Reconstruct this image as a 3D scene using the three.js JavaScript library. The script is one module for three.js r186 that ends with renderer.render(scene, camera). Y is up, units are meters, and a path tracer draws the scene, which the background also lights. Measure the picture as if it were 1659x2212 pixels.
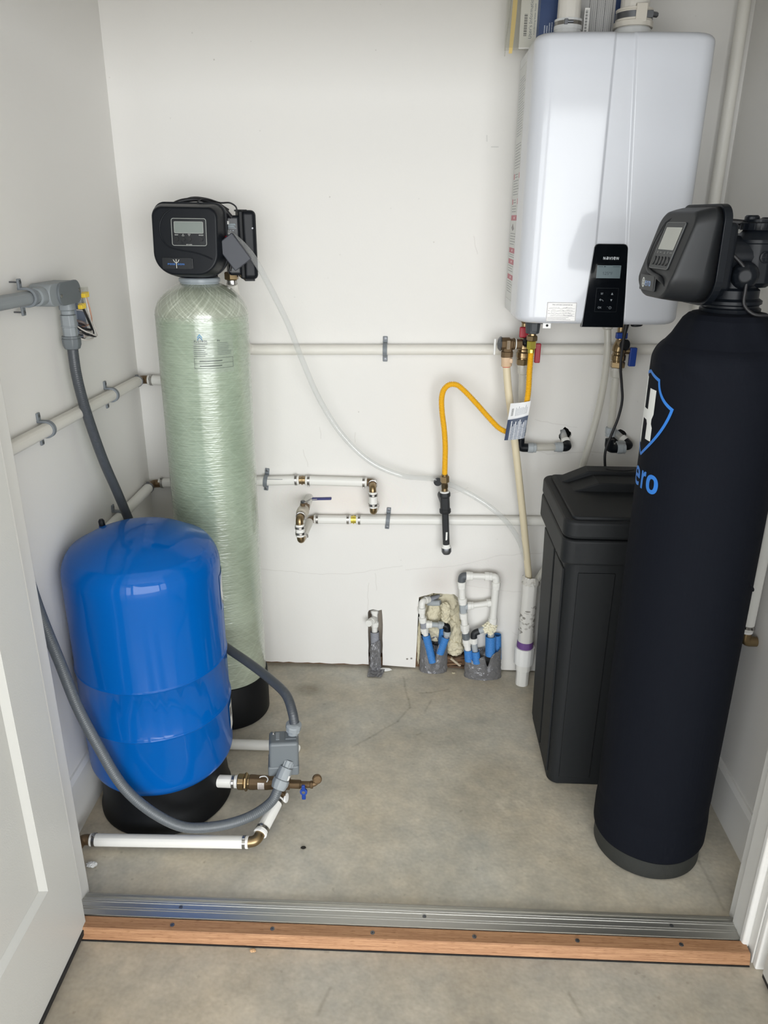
import * as THREE from 'three';
import { RoundedBoxGeometry } from 'three/addons/geometries/RoundedBoxGeometry.js';
import { mergeGeometries, toCreasedNormals } from 'three/addons/utils/BufferGeometryUtils.js';
import { ImprovedNoise } from 'three/addons/math/ImprovedNoise.js';
import { RectAreaLightUniformsLib } from 'three/addons/lights/RectAreaLightUniformsLib.js';

// ------------------------------------------------------------------ camera, sky, light, exposure
const scene = new THREE.Scene();
const camera = new THREE.PerspectiveCamera(67.97, 1659 / 2212, 0.05, 60);
camera.position.set(0, 1.6, 2.4887);
camera.rotation.set(-0.36878, 0.032688, 0.009935, 'YXZ');
const renderer = new THREE.WebGLRenderer({ antialias: true });
renderer.toneMapping = THREE.LinearToneMapping;
renderer.toneMappingExposure = 1.0;
renderer.shadowMap.enabled = true;
RectAreaLightUniformsLib.init();
scene.background = new THREE.Color(0.80, 0.90, 1.0);
scene.backgroundIntensity = 1.6;
// sky light from the garage door behind the camera; outer two are added fill
for (const [x, w, power] of [[-2.1, 3.2, 4.6], [1.75, 3.9, 7.3], [5.6, 3.2, 3.4]]) {
  const daylightAndFill = new THREE.RectAreaLight(new THREE.Color(1.0, 1.015, 1.02), power, w, 2.5);
  daylightAndFill.position.set(x, 1.27, 5.92);
  daylightAndFill.lookAt(x, 1.27, 0);
  scene.add(daylightAndFill);
}

// ------------------------------------------------------------------ helpers
const V = (x, y, z) => new THREE.Vector3(x, y, z);
const noise = new ImprovedNoise();
let seed = 7;
const rnd = () => { seed = (seed * 1664525 + 1013904223) >>> 0; return seed / 4294967296; };
const fbm = (x, y, z, o = 4) => { let s = 0, a = 0.5, f = 1; for (let i = 0; i < o; i++) { s += a * noise.noise(x * f, y * f, z * f + i * 9.1); a *= 0.5; f *= 2.03; } return s; };
const used = {};
const numbered = (n) => { used[n] = (used[n] ?? -1) + 1; return used[n] ? n + '_' + String(used[n]).padStart(3, '0') : n; };

function clean(g) {
  let r = g.index ? g.toNonIndexed() : g;
  for (const k of Object.keys(r.attributes)) if (!['position', 'normal', 'uv'].includes(k)) r.deleteAttribute(k);
  if (!r.attributes.normal) r.computeVertexNormals();
  if (!r.attributes.uv) r.setAttribute('uv', new THREE.BufferAttribute(new Float32Array(r.attributes.position.count * 2), 2));
  return r;
}
const join = (list) => (Array.isArray(list) ? (list.length === 1 ? list[0] : mergeGeometries(list.map(clean))) : list);
function part(parent, name, geo, mat, label) {
  const m = new THREE.Mesh(join(geo), mat);
  m.name = parent === scene ? numbered(name) : name;
  m.castShadow = m.receiveShadow = true;
  if (label) m.userData.label = label;
  parent.add(m);
  return m;
}
function structure(name, geo, mat, parent = scene) {
  const m = part(parent, name, geo, mat);
  if (parent === scene) m.userData.kind = 'structure';
  return m;
}
function thing(name, label, category, group) {
  const o = new THREE.Group();
  o.name = numbered(name);
  o.userData = { label, category };
  if (group) o.userData.group = group;
  scene.add(o);
  return o;
}
function settle(o, at) {   // move the group's origin to the middle of its base
  const b = new THREE.Box3().setFromObject(o), c = b.getCenter(V(0, 0, 0));
  const p = at ?? V(c.x, b.min.y, c.z);
  for (const k of o.children) k.position.sub(p);
  o.position.copy(p);
  return o;
}
function single(name, label, category, geo, mat, group) {
  const m = part(scene, name, geo, mat);
  m.userData = { label, category };
  if (group) m.userData.group = group;
  m.geometry = m.geometry.clone();
  m.geometry.computeBoundingBox();
  const b = m.geometry.boundingBox, p = V((b.min.x + b.max.x) / 2, b.min.y, (b.min.z + b.max.z) / 2);
  m.geometry.translate(-p.x, -p.y, -p.z);
  m.position.copy(p);
  return m;
}
const Y = V(0, 1, 0), X = V(1, 0, 0), Z = V(0, 0, 1);
function orient(g, from, dir) {
  g.applyQuaternion(new THREE.Quaternion().setFromUnitVectors(Y, dir.clone().normalize()));
  g.translate(from.x, from.y, from.z);
  return g;
}
// profile: [radius, distance along the axis]
function lathe(from, dir, profile, segs = 32) {
  const g = new THREE.LatheGeometry(profile.map(([r, t]) => new THREE.Vector2(Math.max(r, 1e-5), t)), segs), p = g.attributes.position, uv = g.attributes.uv;
  for (let i = 0; i < p.count; i++) uv.setY(i, p.getY(i));      // v in metres along the axis, u once round
  return orient(toCreasedNormals(g, 0.62), from, dir);
}
function rod(a, b, r, segs = 24, ch = null) {
  const d = b.clone().sub(a), L = d.length(), c = ch ?? Math.min(r * 0.12, L * 0.2);
  return lathe(a, d, [[0, 0], [r - c, 0], [r, c], [r, L - c], [r - c, L], [0, L]], segs);
}
function hex(a, b, r, turn = 0) {
  const d = b.clone().sub(a), L = d.length(), c = r * 0.12;
  const g = new THREE.LatheGeometry([[0, 0], [r - c, 0], [r, c], [r, L - c], [r - c, L], [0, L]].map(([q, t]) => new THREE.Vector2(Math.max(q, 1e-5), t)), 6).toNonIndexed();
  g.rotateY(turn); g.computeVertexNormals();
  return orient(g, a, d);
}
function bend(pts, rad = 0.03, n = 8) {
  const out = [pts[0].clone()];
  for (let i = 1; i < pts.length - 1; i++) {
    const p = pts[i], a = pts[i - 1].clone().sub(p), b = pts[i + 1].clone().sub(p);
    const la = a.length(), lb = b.length(); a.normalize(); b.normalize();
    const r = Math.min(rad, la * 0.49, lb * 0.49);
    const s = p.clone().addScaledVector(a, r), e = p.clone().addScaledVector(b, r);
    for (let k = 0; k <= n; k++) { const t = k / n; out.push(s.clone().multiplyScalar((1 - t) ** 2).addScaledVector(p, 2 * t * (1 - t)).addScaledVector(e, t * t)); }
  }
  out.push(pts[pts.length - 1].clone());
  return out;
}
const smooth = (pts, n = 80, tension = 0.5) => new THREE.CatmullRomCurve3(pts, false, 'centripetal', tension).getSpacedPoints(n);
// a tube along points; r may be a function of the length travelled
function tube(pts, r, segs = 20, caps = true) {
  const N = pts.length, pos = [], nor = [], uv = [], idx = [];
  const rf = typeof r === 'function' ? r : () => r;
  let t = pts[1].clone().sub(pts[0]).normalize();
  let n = Math.abs(t.y) < 0.9 ? V(0, 1, 0) : V(1, 0, 0);
  n.sub(t.clone().multiplyScalar(n.dot(t))).normalize();
  let s = 0;
  for (let i = 0; i < N; i++) {
    const a = pts[Math.max(i - 1, 0)], b = pts[Math.min(i + 1, N - 1)];
    const t2 = b.clone().sub(a).normalize();
    n.applyQuaternion(new THREE.Quaternion().setFromUnitVectors(t, t2)); t = t2;
    const bi = t.clone().cross(n);
    if (i) s += pts[i].distanceTo(pts[i - 1]);
    const rad = rf(s), dr = (rf(s + 2e-4) - rf(s - 2e-4)) / 4e-4;
    for (let k = 0; k <= segs; k++) {
      const an = (k / segs) * Math.PI * 2, d = n.clone().multiplyScalar(Math.cos(an)).addScaledVector(bi, Math.sin(an));
      pos.push(pts[i].x + d.x * rad, pts[i].y + d.y * rad, pts[i].z + d.z * rad);
      const q = d.clone().addScaledVector(t, -dr).normalize();
      nor.push(q.x, q.y, q.z); uv.push(s, (k / segs) * Math.PI * 2 * 0.02);
    }
  }
  for (let i = 0; i < N - 1; i++) for (let k = 0; k < segs; k++) { const a = i * (segs + 1) + k, b = a + segs + 1; idx.push(a, a + 1, b, b, a + 1, b + 1); }
  const g = new THREE.BufferGeometry();
  if (caps) for (const e of [0, N - 1]) {
    const c = pos.length / 3, d = e ? t : pts[0].clone().sub(pts[1]).normalize();
    pos.push(pts[e].x, pts[e].y, pts[e].z); nor.push(d.x, d.y, d.z); uv.push(0, 0);
    for (let k = 0; k <= segs; k++) { const o = (e * (segs + 1) + k) * 3; pos.push(pos[o], pos[o + 1], pos[o + 2]); nor.push(d.x, d.y, d.z); uv.push(0, 0); }
    for (let k = 0; k < segs; k++) e ? idx.push(c, c + 1 + k + 1, c + 1 + k) : idx.push(c, c + 1 + k, c + 2 + k);
  }
  g.setAttribute('position', new THREE.Float32BufferAttribute(pos, 3));
  g.setAttribute('normal', new THREE.Float32BufferAttribute(nor, 3));
  g.setAttribute('uv', new THREE.Float32BufferAttribute(uv, 2));
  // face winding must agree with the normals
  g.setIndex(idx);
  const A = V(pos[0], pos[1], pos[2]), B = V(pos[3], pos[4], pos[5]), C = V(...pos.slice((segs + 1) * 3, (segs + 1) * 3 + 3));
  if (B.sub(A).cross(C.sub(A)).dot(V(nor[0], nor[1], nor[2])) < 0) { const f = []; for (let i = 0; i < idx.length; i += 3) f.push(idx[i], idx[i + 2], idx[i + 1]); g.setIndex(f); }
  if (caps) { const ix = g.index.array, at = (k) => V(pos[3 * k], pos[3 * k + 1], pos[3 * k + 2]); for (let i = ix.length - 2 * segs * 3; i < ix.length; i += 3) { const a = at(ix[i]), b = at(ix[i + 1]), c = at(ix[i + 2]), k = ix[i] * 3; if (b.sub(a).cross(c.sub(a)).dot(V(nor[k], nor[k + 1], nor[k + 2])) < 0) { const q = ix[i + 1]; ix[i + 1] = ix[i + 2]; ix[i + 2] = q; } } }
  return g;
}
const box = (x0, x1, y0, y1, z0, z1) => { const g = new THREE.BoxGeometry(x1 - x0, y1 - y0, z1 - z0); g.translate((x0 + x1) / 2, (y0 + y1) / 2, (z0 + z1) / 2); metreUV(g); return g; };
const rbox = (x0, x1, y0, y1, z0, z1, r = 0.003, s = 3) => { const g = new RoundedBoxGeometry(x1 - x0, y1 - y0, z1 - z0, s, r); g.translate((x0 + x1) / 2, (y0 + y1) / 2, (z0 + z1) / 2); return g; };
function metreUV(g) {   // texture coordinates in metres, by the facing of each vertex
  const p = g.attributes.position, n = g.attributes.normal, uv = new Float32Array(p.count * 2);
  for (let i = 0; i < p.count; i++) {
    const ax = Math.abs(n.getX(i)), ay = Math.abs(n.getY(i)), az = Math.abs(n.getZ(i));
    if (ay >= ax && ay >= az) { uv[2 * i] = p.getX(i); uv[2 * i + 1] = -p.getZ(i); } else if (ax >= az) { uv[2 * i] = p.getZ(i); uv[2 * i + 1] = p.getY(i); } else { uv[2 * i] = p.getX(i); uv[2 * i + 1] = p.getY(i); }
  }
  g.setAttribute('uv', new THREE.BufferAttribute(uv, 2));
  return g;
}
// a ring band round a pipe, with the small ear of a pinch clamp
function clampRing(p, dir, r, ear = V(0, 1, 0.2), w = 0.008) {
  const d = dir.clone().normalize(), a = p.clone().addScaledVector(d, -w / 2);
  const ring = lathe(a, d, [[r, 0], [r + 0.0016, 0.0004], [r + 0.0016, w - 0.0004], [r, w]], 28);
  const e = ear.clone().sub(d.clone().multiplyScalar(ear.dot(d))).normalize();
  const o = new RoundedBoxGeometry(w * 0.9, 0.005, 0.009, 2, 0.0012);
  const m = new THREE.Matrix4().makeBasis(d, e, d.clone().cross(e));
  m.setPosition(p.clone().addScaledVector(e, r + 0.003));
  o.applyMatrix4(m);
  return mergeGeometries([clean(ring), clean(o)]);
}
function shapeOf(pts) { const s = new THREE.Shape(); pts.forEach(([x, y], i) => (i ? s.lineTo(x, y) : s.moveTo(x, y))); return s; }
function roundRect(x0, x1, y0, y1, r, hole) {
  const s = hole ? new THREE.Path() : new THREE.Shape();
  s.moveTo(x0 + r, y0); s.lineTo(x1 - r, y0); s.absarc(x1 - r, y0 + r, r, -Math.PI / 2, 0); s.lineTo(x1, y1 - r); s.absarc(x1 - r, y1 - r, r, 0, Math.PI / 2);
  s.lineTo(x0 + r, y1); s.absarc(x0 + r, y1 - r, r, Math.PI / 2, Math.PI); s.lineTo(x0, y0 + r); s.absarc(x0 + r, y0 + r, r, Math.PI, Math.PI * 1.5);
  return s;
}
// a printed plane facing +z, its texture filling it
function print(w, h) { return new THREE.PlaneGeometry(w, h); }
function canvasTex(w, h, draw, srgb = true) {
  const c = document.createElement('canvas'); c.width = w; c.height = h;
  const k = c.getContext('2d'); draw(k, w, h);
  const t = new THREE.CanvasTexture(c);
  if (srgb) t.colorSpace = THREE.SRGBColorSpace;
  t.wrapS = t.wrapT = THREE.RepeatWrapping; t.anisotropy = 8;
  return t;
}
function dataTex(n, f, srgb = true, m = n) {
  const d = new Uint8Array(n * m * 4);
  for (let j = 0; j < m; j++) for (let i = 0; i < n; i++) { const c = f(i / n, j / m), o = (j * n + i) * 4; for (let q = 0; q < 3; q++) d[o + q] = Math.max(0, Math.min(255, (Array.isArray(c) ? c[q] : c))); d[o + 3] = 255; }
  const t = new THREE.DataTexture(d, n, m); t.wrapS = t.wrapT = THREE.RepeatWrapping; t.magFilter = t.minFilter = THREE.LinearFilter;
  if (srgb) t.colorSpace = THREE.SRGBColorSpace;
  t.needsUpdate = true;
  return t;
}
// seamless fractal noise on the unit square
const tile = (u, v, f, o, k = 0) => { const a = u * Math.PI * 2, b = v * Math.PI * 2, r = f / (Math.PI * 2); return fbm(Math.cos(a) * r + k, Math.sin(a) * r + Math.cos(b) * r * 0.83, Math.sin(b) * r + k * 1.7, o); };
const textLines = (k, x, y, w, n, step, col = '#777', th = 1.6) => { k.fillStyle = col; for (let i = 0; i < n; i++) { let p = x; const end = x + w * (0.7 + 0.3 * rnd()); while (p < end) { const l = 2 + rnd() * 9; k.fillRect(p, y + i * step, Math.min(l, end - p), th); p += l + 1.6; } } };

// ------------------------------------------------------------------ materials
const std = (o) => new THREE.MeshStandardMaterial(o), phy = (o) => new THREE.MeshPhysicalMaterial(o);
const rgb = (r, g, b) => new THREE.Color().setRGB(r / 255, g / 255, b / 255, THREE.SRGBColorSpace);
const fineBump = dataTex(256, (u, v) => 128 + 150 * tile(u, v, 46, 3), false);
const bumpAt = (k) => { const t = fineBump.clone(); t.repeat.set(k, k); t.needsUpdate = true; return t; };

// wall colour and relief: fine roller texture, filler ridges, nicks
const WALL_W = 2.0, WALL_H = 2.8;   // metres covered by the back wall's maps
const wx = (x) => ((x + 1.0) / WALL_W) * 1400, wy = (y) => (1 - y / WALL_H) * 1960;
const strokes = (k, list, w, col) => { k.strokeStyle = col; k.lineCap = 'round'; k.lineJoin = 'round'; k.lineWidth = w; for (const l of list) { k.beginPath(); l.forEach(([x, y], i) => (i ? k.lineTo(wx(x), wy(y)) : k.moveTo(wx(x), wy(y)))); k.stroke(); } };
const fillerRidges = [[[-0.53, 0.407], [-0.47, 0.400], [-0.40, 0.396], [-0.30, 0.390], [-0.196, 0.394], [-0.10, 0.415], [-0.012, 0.431]], [[0.0, 0.418], [0.047, 0.424], [0.139, 0.430], [0.20, 0.440], [0.335, 0.481], [0.40, 0.489], [0.50, 0.494]], [[-0.11, 0.40], [-0.105, 0.33]], [[-0.135, 0.36], [-0.137, 0.247]],
  [[-0.30, 0.94], [-0.298, 0.90]], [[-0.18, 0.925], [-0.182, 0.89]], [[0.15, 0.71], [0.21, 0.735]], [[0.40, 0.885], [0.47, 0.86], [0.60, 0.872], [0.73, 0.866]], [[0.38, 0.79], [0.40, 0.62]], [[0.42, 0.98], [0.50, 0.965], [0.56, 0.955]], [[-0.82, 0.84], [-0.78, 0.838]], [[0.20, 0.36], [0.38, 0.34], [0.47, 0.335]], [[0.40, 0.17], [0.45, 0.14]], [[-0.36, 0.86], [-0.345, 0.80]], [[0.185, 1.55], [0.2, 1.5]]];
const wavy = (list) => list.map((l) => { const o = []; for (let i = 0; i < l.length - 1; i++) for (let q = 0; q < 8; q++) { const t = q / 8, x = l[i][0] + (l[i + 1][0] - l[i][0]) * t, y = l[i][1] + (l[i + 1][1] - l[i][1]) * t; o.push([x + 0.004 * noise.noise(x * 40, y * 40, 1), y + 0.005 * noise.noise(x * 30, y * 30, 6)]); } o.push(l[l.length - 1]); return o; });
const wallMap = canvasTex(1400, 1960, (k, w, h) => {
  k.fillStyle = 'rgb(233,231,227)'; k.fillRect(0, 0, w, h);
  const blob = (x, y, rx, ry, col) => { k.save(); k.translate(wx(x), wy(y)); k.scale(rx * 700, ry * 700); const g = k.createRadialGradient(0, 0, 0, 0, 0, 1); g.addColorStop(0, col); g.addColorStop(1, col.replace(/[\d.]+\)$/, '0)')); k.fillStyle = g; k.beginPath(); k.arc(0, 0, 1, 0, 7); k.fill(); k.restore(); };
  blob(-0.22, 0.68, 0.28, 0.12, 'rgba(230,216,206,0.4)'); blob(0.12, 0.36, 0.10, 0.10, 'rgba(205,196,190,0.5)'); blob(0.28, 0.40, 0.2, 0.12, 'rgba(196,190,186,0.45)');
  for (let i = 0; i < 60; i++) { k.fillStyle = `rgba(150,145,138,${0.1 + 0.3 * rnd()})`; k.fillRect(rnd() * w, rnd() * h, 1 + 2 * rnd(), 1 + 2 * rnd()); }
  strokes(k, wavy(fillerRidges), 1.2, 'rgba(186,180,174,0.34)');
  strokes(k, [[[0.21, 1.83], [0.211, 1.815]], [[0.225, 1.80], [0.245, 1.80]]], 2, 'rgba(150,148,144,0.25)');
  for (const [x, y] of [[0.012, 0.042], [0.028, 0.045]]) { k.fillStyle = 'rgba(120,115,108,0.9)'; k.beginPath(); k.arc(wx(x), wy(y), 2.6, 0, 7); k.fill(); }
});
const wallBump = canvasTex(1400, 1960, (k, w, h) => {
  k.fillStyle = 'rgb(120,120,120)'; k.fillRect(0, 0, w, h);
  const d = k.getImageData(0, 0, w, h), a = d.data;
  for (let j = 0; j < h; j++) for (let i = 0; i < w; i++) { const n = 120 + 26 * noise.noise(i * 0.21, j * 0.21, 3) + 20 * noise.noise(i * 0.02, j * 0.02, 8) + 16 * noise.noise(i * 0.5, j * 0.5, 1), o = (j * w + i) * 4; a[o] = a[o + 1] = a[o + 2] = n; }
  k.putImageData(d, 0, 0);
  strokes(k, wavy(fillerRidges), 5, 'rgba(170,170,170,0.5)'); strokes(k, wavy(fillerRidges), 2, 'rgba(225,225,225,0.7)');
}, false);
for (const t of [wallMap, wallBump]) { t.repeat.set(1 / WALL_W, 1 / WALL_H); t.offset.set(0.5, 0); }
const M = {};
M.wallBack = std({ map: wallMap, bumpMap: wallBump, bumpScale: 0.0006, roughness: 0.82 });
M.wall = std({ color: rgb(234, 232, 228), bumpMap: bumpAt(7), bumpScale: 0.00022, roughness: 0.72 });
M.wallGarage = std({ color: rgb(228, 227, 223), roughness: 0.9 });
M.ceiling = std({ color: rgb(232, 230, 226), roughness: 0.9 });
M.trim = std({ color: rgb(232, 231, 228), bumpMap: bumpAt(8), bumpScale: 0.0002, roughness: 0.38 });
M.doorPaint = std({ color: rgb(198, 198, 194), bumpMap: bumpAt(8), bumpScale: 0.0002, roughness: 0.38 });
M.trimGrey = std({ color: rgb(214, 213, 209), roughness: 0.45 });
M.rubber = std({ color: rgb(26, 26, 27), roughness: 0.7 });
M.dark = std({ color: rgb(40, 36, 32), roughness: 0.95 });
const floorMarks = [[[-0.003, 0.06], [0.004, 0.12], [0.018, 0.20], [0.022, 0.25]], [[0.022, 0.25], [-0.02, 0.33], [-0.11, 0.42], [-0.16, 0.47]], [[0.06, 0.16], [0.10, 0.155], [0.16, 0.135]], [[0.10, 0.20], [0.075, 0.27]], [[0.85, 0.75], [0.80, 0.90], [0.81, 1.05]], [[-0.15, 1.30], [-0.17, 1.36]], [[0.38, 1.29], [0.40, 1.34]]];
const segDist = (x, y, a, b) => { const dx = b[0] - a[0], dy = b[1] - a[1], t = Math.max(0, Math.min(1, ((x - a[0]) * dx + (y - a[1]) * dy) / (dx * dx + dy * dy))); return Math.hypot(x - a[0] - t * dx, y - a[1] - t * dy); };
const floorMap = dataTex(1400, (u, v) => {
  const x = u * 4.2, y = v * 4.2;      // metres; the map is mirrored at its edges
  const n = (f, k, o = 3) => fbm(x * f + k, y * f - k * 1.7, k * 3.1, o);
  const big = n(1.6, 2.3, 4), mid = n(5.5, 7.1, 4), fine = n(24, 4.4, 3), grit = n(110, 1.2, 2), warm = n(3.1, 11.7, 3), tr = Math.abs(n(2.6, 17.3, 4));
  let s = 190 + 26 * big + 26 * mid + 20 * fine + 18 * grit;
  if (tr < 0.008) s -= 5 * (1 - tr / 0.008);
  if (n(46, 23.1, 2) > 0.42) s -= 16;
  const wx2 = x - 1.68, wz = 2.52 - y;      // where on the floor this is
  if (wx2 > -0.4 && wx2 < 1 && wz < 1.4) for (const l of floorMarks) for (let i = 0; i < l.length - 1; i++) { const d = segDist(wx2 + 0.006 * fine, wz + 0.01 * mid, l[i], l[i + 1]); if (d < 0.006) s -= 22 * (1 - d / 0.006); }
  const sp = Math.hypot(wx2 + 0.347, (wz - 0.158) * 1.25); if (sp < 0.06) s -= 44 * Math.min(1, 1.7 * (1 - sp / 0.06)) * (0.75 + fine);
  const sc = segDist(wx2, wz, [0.26, 0.74], [0.40, 0.66]); if (sc < 0.05) s += 22 * (1 - sc / 0.05) * Math.max(0, 0.3 + fine * 1.6);
  const q = 7 + 20 * warm + 9 * big + 8 * fine;
  return [s + q * 0.42 + 1, s - 3 - q * 0.05, s - 15 - q * 0.62];
});
floorMap.wrapS = floorMap.wrapT = THREE.MirroredRepeatWrapping;
floorMap.repeat.set(1 / 4.2, 1 / 4.2); floorMap.offset.set(0.4, 0.6);
const floorBump = dataTex(700, (u, v) => { const x = u * 1.4, y = v * 1.4; return 128 + 80 * fbm(x * 14, y * 14, 5, 4) + 60 * fbm(x * 90, y * 90, 2, 2); }, false);
floorBump.wrapS = floorBump.wrapT = THREE.MirroredRepeatWrapping;
floorBump.repeat.set(1 / 1.4, 1 / 1.4);
M.floor = std({ map: floorMap, bumpMap: floorBump, bumpScale: 0.0016, roughness: 0.6 });
M.floorGarageDimmed = M.floor.clone(); M.floorGarageDimmed.color = rgb(228, 226, 226);  // same concrete darkened in colour, to offset the stronger light out here
M.drive = std({ color: rgb(150, 147, 140), roughness: 0.95 });
const oakMap = dataTex(700, (u, v) => { const g = fbm(u * 2.2, v * 9, 3, 2) * 0.5 + noise.noise(u * 7, v * 44, 2) * 0.6 + noise.noise(u * 18, v * 120, 5) * 0.5, p = noise.noise(u * 46, v * 170, 9) > 0.36 ? -30 : 0; return [186 + 40 * g + p, 143 + 40 * g + p, 106 + 34 * g + p]; });
oakMap.repeat.set(1 / 0.9, 1 / 0.12);
M.oak = std({ map: oakMap, color: rgb(226, 220, 216), roughness: 0.6 });
M.aluminium = std({ color: rgb(196, 195, 190), metalness: 0.9, roughness: 0.38, bumpMap: bumpAt(6), bumpScale: 0.0001 });
M.steel = std({ color: rgb(170, 168, 165), metalness: 1, roughness: 0.3 });
M.zinc = std({ color: rgb(120, 122, 126), metalness: 0.9, roughness: 0.4 });
M.brass = std({ color: rgb(150, 130, 98), metalness: 0.95, roughness: 0.34 });
M.bronze = std({ color: rgb(120, 100, 76), metalness: 0.85, roughness: 0.48, bumpMap: bumpAt(30), bumpScale: 0.0004 });
M.brassBright = std({ color: rgb(226, 208, 96), metalness: 0.9, roughness: 0.3 });
M.whitePipe = std({ color: rgb(232, 231, 226), roughness: 0.42 });
M.paintedPipe = std({ color: rgb(230, 227, 219), bumpMap: bumpAt(20), bumpScale: 0.0003, roughness: 0.5 });
M.greyPvc = std({ color: rgb(141, 147, 151), roughness: 0.5 });
M.greyPvcDark = std({ color: rgb(106, 112, 116), roughness: 0.45 });
M.flexGrey = std({ color: rgb(92, 97, 101), roughness: 0.4 });
M.flexDark = std({ color: rgb(70, 74, 79), roughness: 0.38 });
M.strapGrey = std({ color: rgb(122, 128, 134), roughness: 0.5 });
M.blackPlastic = phy({ specularIntensity: 0.5, color: rgb(15, 19, 25), roughness: 0.42 });
M.blackGloss = phy({ color: rgb(12, 15, 19), roughness: 0.08, clearcoat: 1, clearcoatRoughness: 0.03 });
M.blackMatte = phy({ specularIntensity: 0.5, color: rgb(29, 31, 33), roughness: 0.55, bumpMap: bumpAt(40), bumpScale: 0.0003 });
M.blackBoot = phy({ specularIntensity: 0.5, color: rgb(13, 15, 18), roughness: 0.5 });
M.charcoal = std({ color: rgb(54, 57, 66), roughness: 0.5 });
M.iron = std({ color: rgb(46, 48, 50), roughness: 0.45, metalness: 0.4, bumpMap: bumpAt(40), bumpScale: 0.0003 });
M.bluePaint = phy({ color: rgb(0, 86, 166), roughness: 0.5, clearcoat: 0.5, clearcoatRoughness: 0.045, specularIntensity: 0.05 });
M.applianceWhite = phy({ color: rgb(208, 211, 218), roughness: 0.35, specularIntensity: 0.6, clearcoat: 0.6, clearcoatRoughness: 0.08 });
M.appliancePlain = std({ color: rgb(222, 223, 222), roughness: 0.5 });
M.yellowHose = std({ color: rgb(240, 186, 34), roughness: 0.4 });
M.cpvc = std({ color: rgb(222, 210, 180), roughness: 0.45 });
M.cpvcFitting = std({ color: rgb(216, 186, 154), roughness: 0.5 });
M.pexClear = phy({ color: rgb(232, 230, 223), roughness: 0.3, transmission: 0.5, thickness: 0 });
M.pexGrey = std({ color: rgb(166, 172, 176), roughness: 0.5 });
M.hoseClear = phy({ color: rgb(246, 247, 247), roughness: 0.06, transmission: 0.86, thickness: 0, ior: 1.45 });
M.bagClear = phy({ color: rgb(240, 240, 236), roughness: 0.1, transmission: 0.94, thickness: 0 });
M.red = std({ color: rgb(168, 22, 44), roughness: 0.4 });
M.redMark = std({ color: rgb(196, 66, 48), roughness: 0.6 });
M.blueHandle = std({ color: rgb(18, 58, 140), roughness: 0.4 });
M.navy = std({ color: rgb(40, 44, 108), roughness: 0.4 });
M.blueSleeve = std({ color: rgb(66, 132, 200), roughness: 0.5 });
M.greySleeve = std({ color: rgb(150, 152, 160), roughness: 0.5 });
M.tape = std({ color: rgb(132, 132, 135), metalness: 0.55, roughness: 0.4 });
M.foam = std({ color: rgb(214, 206, 180), roughness: 0.75 });
M.white = std({ color: rgb(240, 240, 238), roughness: 0.5 });
M.teflon = std({ color: rgb(236, 236, 232), roughness: 0.7 });
M.purple = std({ color: rgb(112, 74, 140), roughness: 0.5 });
M.yellow = std({ color: rgb(238, 204, 66), roughness: 0.4 });
M.wireBlack = std({ color: rgb(24, 24, 28), roughness: 0.5 });
M.wireWhite = std({ color: rgb(214, 208, 202), roughness: 0.5 });
M.wireCopper = std({ color: rgb(196, 150, 128), roughness: 0.5 });
M.lcd = std({ color: rgb(128, 136, 132), roughness: 0.25 });
M.boxBlue = std({ color: rgb(142, 152, 170), roughness: 0.6 });
M.pinkBoard = std({ color: rgb(206, 184, 176), roughness: 0.9 });
const jacketBump = dataTex(256, (u, v) => 128 + 60 * Math.sin(u * Math.PI * 2 * 60) * Math.sin(v * Math.PI * 2 * 60) + 60 * tile(u, v, 40, 2), false);
jacketBump.repeat.set(12, 14);
M.neoprene = phy({ specularIntensity: 0.25, color: rgb(15, 18, 26), roughness: 0.82, bumpMap: jacketBump, bumpScale: 0.0003, sheen: 0.0, sheenRoughness: 0.5, sheenColor: rgb(60, 70, 96) });
const printed = (w, h, draw, o = {}) => std({ map: canvasTex(w, h, draw), roughness: 0.5, ...o });
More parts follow.
